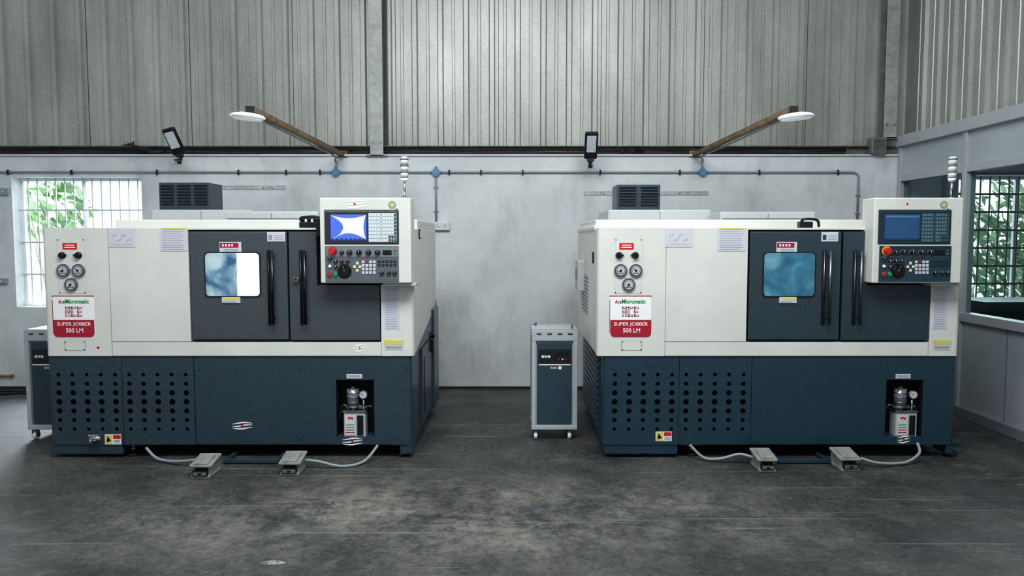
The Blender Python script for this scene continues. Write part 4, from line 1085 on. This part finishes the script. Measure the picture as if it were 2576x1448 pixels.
# ------------------------------------------------------------------ pedals
def pedal(px0, px1, pyb, cab, lab):
    b = (724-pyb)/FPX; d = CH/(ST-b*CT)*(CT+b*ST)
    x0 = P(px0, pyb, d)[0]; x1 = P(px1, pyb, d)[0]; xm = (x0+x1)/2; w = (x1-x0)
    t = empty('foot_pedal', (xm, d+0.12, 0), label=lab, category='foot pedal', group='lathe foot pedals')
    L = 0.2
    g = G()
    g.box(x0, x1, d, d+L, 0, 0.022, castg, 0.005)
    g.box(x0+0.004, x0+0.018, d+0.02, d+L-0.01, 0.02, 0.085, castg, 0.004); g.box(x1-0.018, x1-0.004, d+0.02, d+L-0.01, 0.02, 0.085, castg, 0.004)
    g.box(x0+0.01, x1-0.01, d+0.1, d+L-0.01, 0.02, 0.08, castg, 0.005)
    g.box(x0+0.02, x1-0.02, d+0.03, d+0.1, 0.022, 0.03, rubber)
    g.done('pedal_base', t, label='cast grey pedal base')
    g = G()
    Mx = Matrix.Rotation(math.radians(10), 3, 'X')
    g.box(x0-0.012, x1+0.012, d-0.0, d+L-0.01, 0.088, 0.106, castg, 0.006, Mx)
    g.box(x0+0.015, x1-0.015, d+0.01, d+0.15, 0.098, 0.114, castg, 0.004, Mx)
    g.done('pedal_cover', t, label='pale cast metal cover')
    g = G()
    g.box(x0+0.012, x1-0.012, d-0.006, d+0.02, 0.018, 0.056, blackg, 0.003)
    g.box(x0+0.018, x1-0.018, d-0.01, d-0.005, 0.024, 0.046, chrome, 0.002)
    g.box(xm-0.012, xm+0.012, d-0.012, d-0.009, 0.028, 0.042, blackg, 0.001)
    g.done('pedal_tread', t, label='black tread with bright metal edge')
    if cab:
        g = G(); pts = []
        for (px, py, yy) in cab:
            x, z = P(px, py, yy); pts.append((x, yy, max(z, 0.012)))
        g.tube(pts, 0.0105, conduit, 8, 8); g.done('flexible_cable', t, label='grey flexible cable')
pedal(480, 527, 1204, [(497, 1156, 5.07), (440, 1160, 5.15), (395, 1152, 5.22), (368, 1126, 5.27)], 'grey cast foot pedal on the floor by the lathe')
pedal(704, 751, 1197, [(758, 1156, 5.06), (800, 1160, 5.06), (860, 1174, 5.08), (915, 1160, 5.16), (950, 1120, 5.27)], 'grey cast foot pedal on the floor by the lathe')
pedal(1910, 1953, 1188, [(1900, 1152, 5.13), (1860, 1142, 5.18), (1812, 1153, 5.2), (1770, 1150, 5.23), (1735, 1118, 5.27)], 'grey cast foot pedal on the floor by the lathe')
pedal(2117, 2163, 1186, [(2165, 1152, 5.13), (2210, 1164, 5.1), (2275, 1163, 5.14), (2312, 1140, 5.2), (2308, 1114, 5.27)], 'grey cast foot pedal on the floor by the lathe')

# debris
g = G()
x0 = -1.18; y0 = 3.56
vs = []; fs = []
nn = 9
for i in range(nn):
    for j in range(6):
        e = 1-0.5*abs(i-4)/4
        vs.append((x0+(i-4)*0.0145+random.uniform(-.006,.006), y0+(j-2.5)*0.009*e+random.uniform(-.005,.005), 0.0 if (i in (0, nn-1) or j in (0, 5)) else random.uniform(0.0, 0.014)))
for i in range(nn-1):
    for j in range(5): fs.append([i*6+j, (i+1)*6+j, (i+1)*6+j+1, i*6+j+1])
g.add(vs, fs, mat('dirty_paper', (175,173,166), 0.8, var=0.4, vscale=40)); g.done('paper_scrap', label='small crumpled dirty paper scrap on the concrete floor', category='paper scrap')
g = G(); x, z = P(15, 945, YW-0.03)
g.tube([(x-0.5, YW-0.001, z), (x-0.47, YW-0.03, z), (x+0.07, YW-0.03, z)], 0.012, rust, 8, smooth=False); g.cyl((x+0.06, YW-0.03, z), (x+0.075, YW-0.03, z), 0.018, rust, 10); g.box(x-0.1, x-0.08, YW-0.04, YW, z-0.015, z+0.015, rust)
g.done('water_pipe', label='rusty pipe stub fixed low on the wall', category='pipe')
for pts in ([(-6.0, 7.5, 0.012), (-5.4, 7.45, 0.012), (-5.0, 7.55, 0.012), (-4.6, 7.35, 0.012), (-4.0, 7.5, 0.012)], [(-6.0, 7.6, 0.012), (-5.2, 7.64, 0.012), (-4.7, 7.62, 0.012), (-4.0, 7.65, 0.012)]):
    g = G(); g.tube(pts, 0.012, blackg, 8); g.done('rubber_hose', label='black rubber hose lying along the wall on the floor', category='hose', group='black hoses on the floor')

# ------------------------------------------------------------------ light
w = bpy.data.worlds.new('World'); sc.world = w; w.use_nodes = True
nt = w.node_tree; bg = nt.nodes['Background']
bg.inputs[0].default_value = (0.88, 0.975, 1.0, 1)
tc = nt.nodes.new('ShaderNodeTexCoord'); sp = nt.nodes.new('ShaderNodeSeparateXYZ'); mr = nt.nodes.new('ShaderNodeMapRange')
nt.links.new(tc.outputs['Generated'], sp.inputs[0]); nt.links.new(sp.outputs['Y'], mr.inputs['Value'])
mr.inputs['From Min'].default_value = 0.35; mr.inputs['From Max'].default_value = 0.75
mr.inputs['To Min'].default_value = 0.48; mr.inputs['To Max'].default_value = 3.0
nt.links.new(mr.outputs[0], bg.inputs[1])
def area(loc, rot, size, sy, power, col=(1,1,1)):
    l = bpy.data.lights.new('area_light', 'AREA'); l.shape = 'RECTANGLE'; l.size = size; l.size_y = sy; l.energy = power; l.color = col
    o = bpy.data.objects.new('area_light', l); sc.collection.objects.link(o); o.location = loc; o.rotation_euler = rot
    return o
area((0, 2.6, 5.0), (math.radians(24), 0, 0), 5, 1.4, 275, (0.96, 0.99, 1))  # added overhead fill from an unseen source, brightens floor and machines
area((-5.6, 9.2, 2.9), (math.radians(-62), 0, 0), 1.6, 1.0, 420, (0.84, 0.96, 1))
area((5.8, 9.2, 2.9), (math.radians(-62), 0, 0), 1.6, 1.0, 160, (0.9, 0.97, 1))

cam = bpy.data.cameras.new('camera'); co = bpy.data.objects.new('camera', cam); sc.collection.objects.link(co)
cam.sensor_width = 36; cam.lens = 36*FPX/2576; cam.clip_start = 0.05
co.location = (0, 0, CH); co.rotation_euler = (math.radians(90)-TH, 0, 0)
sc.camera = co
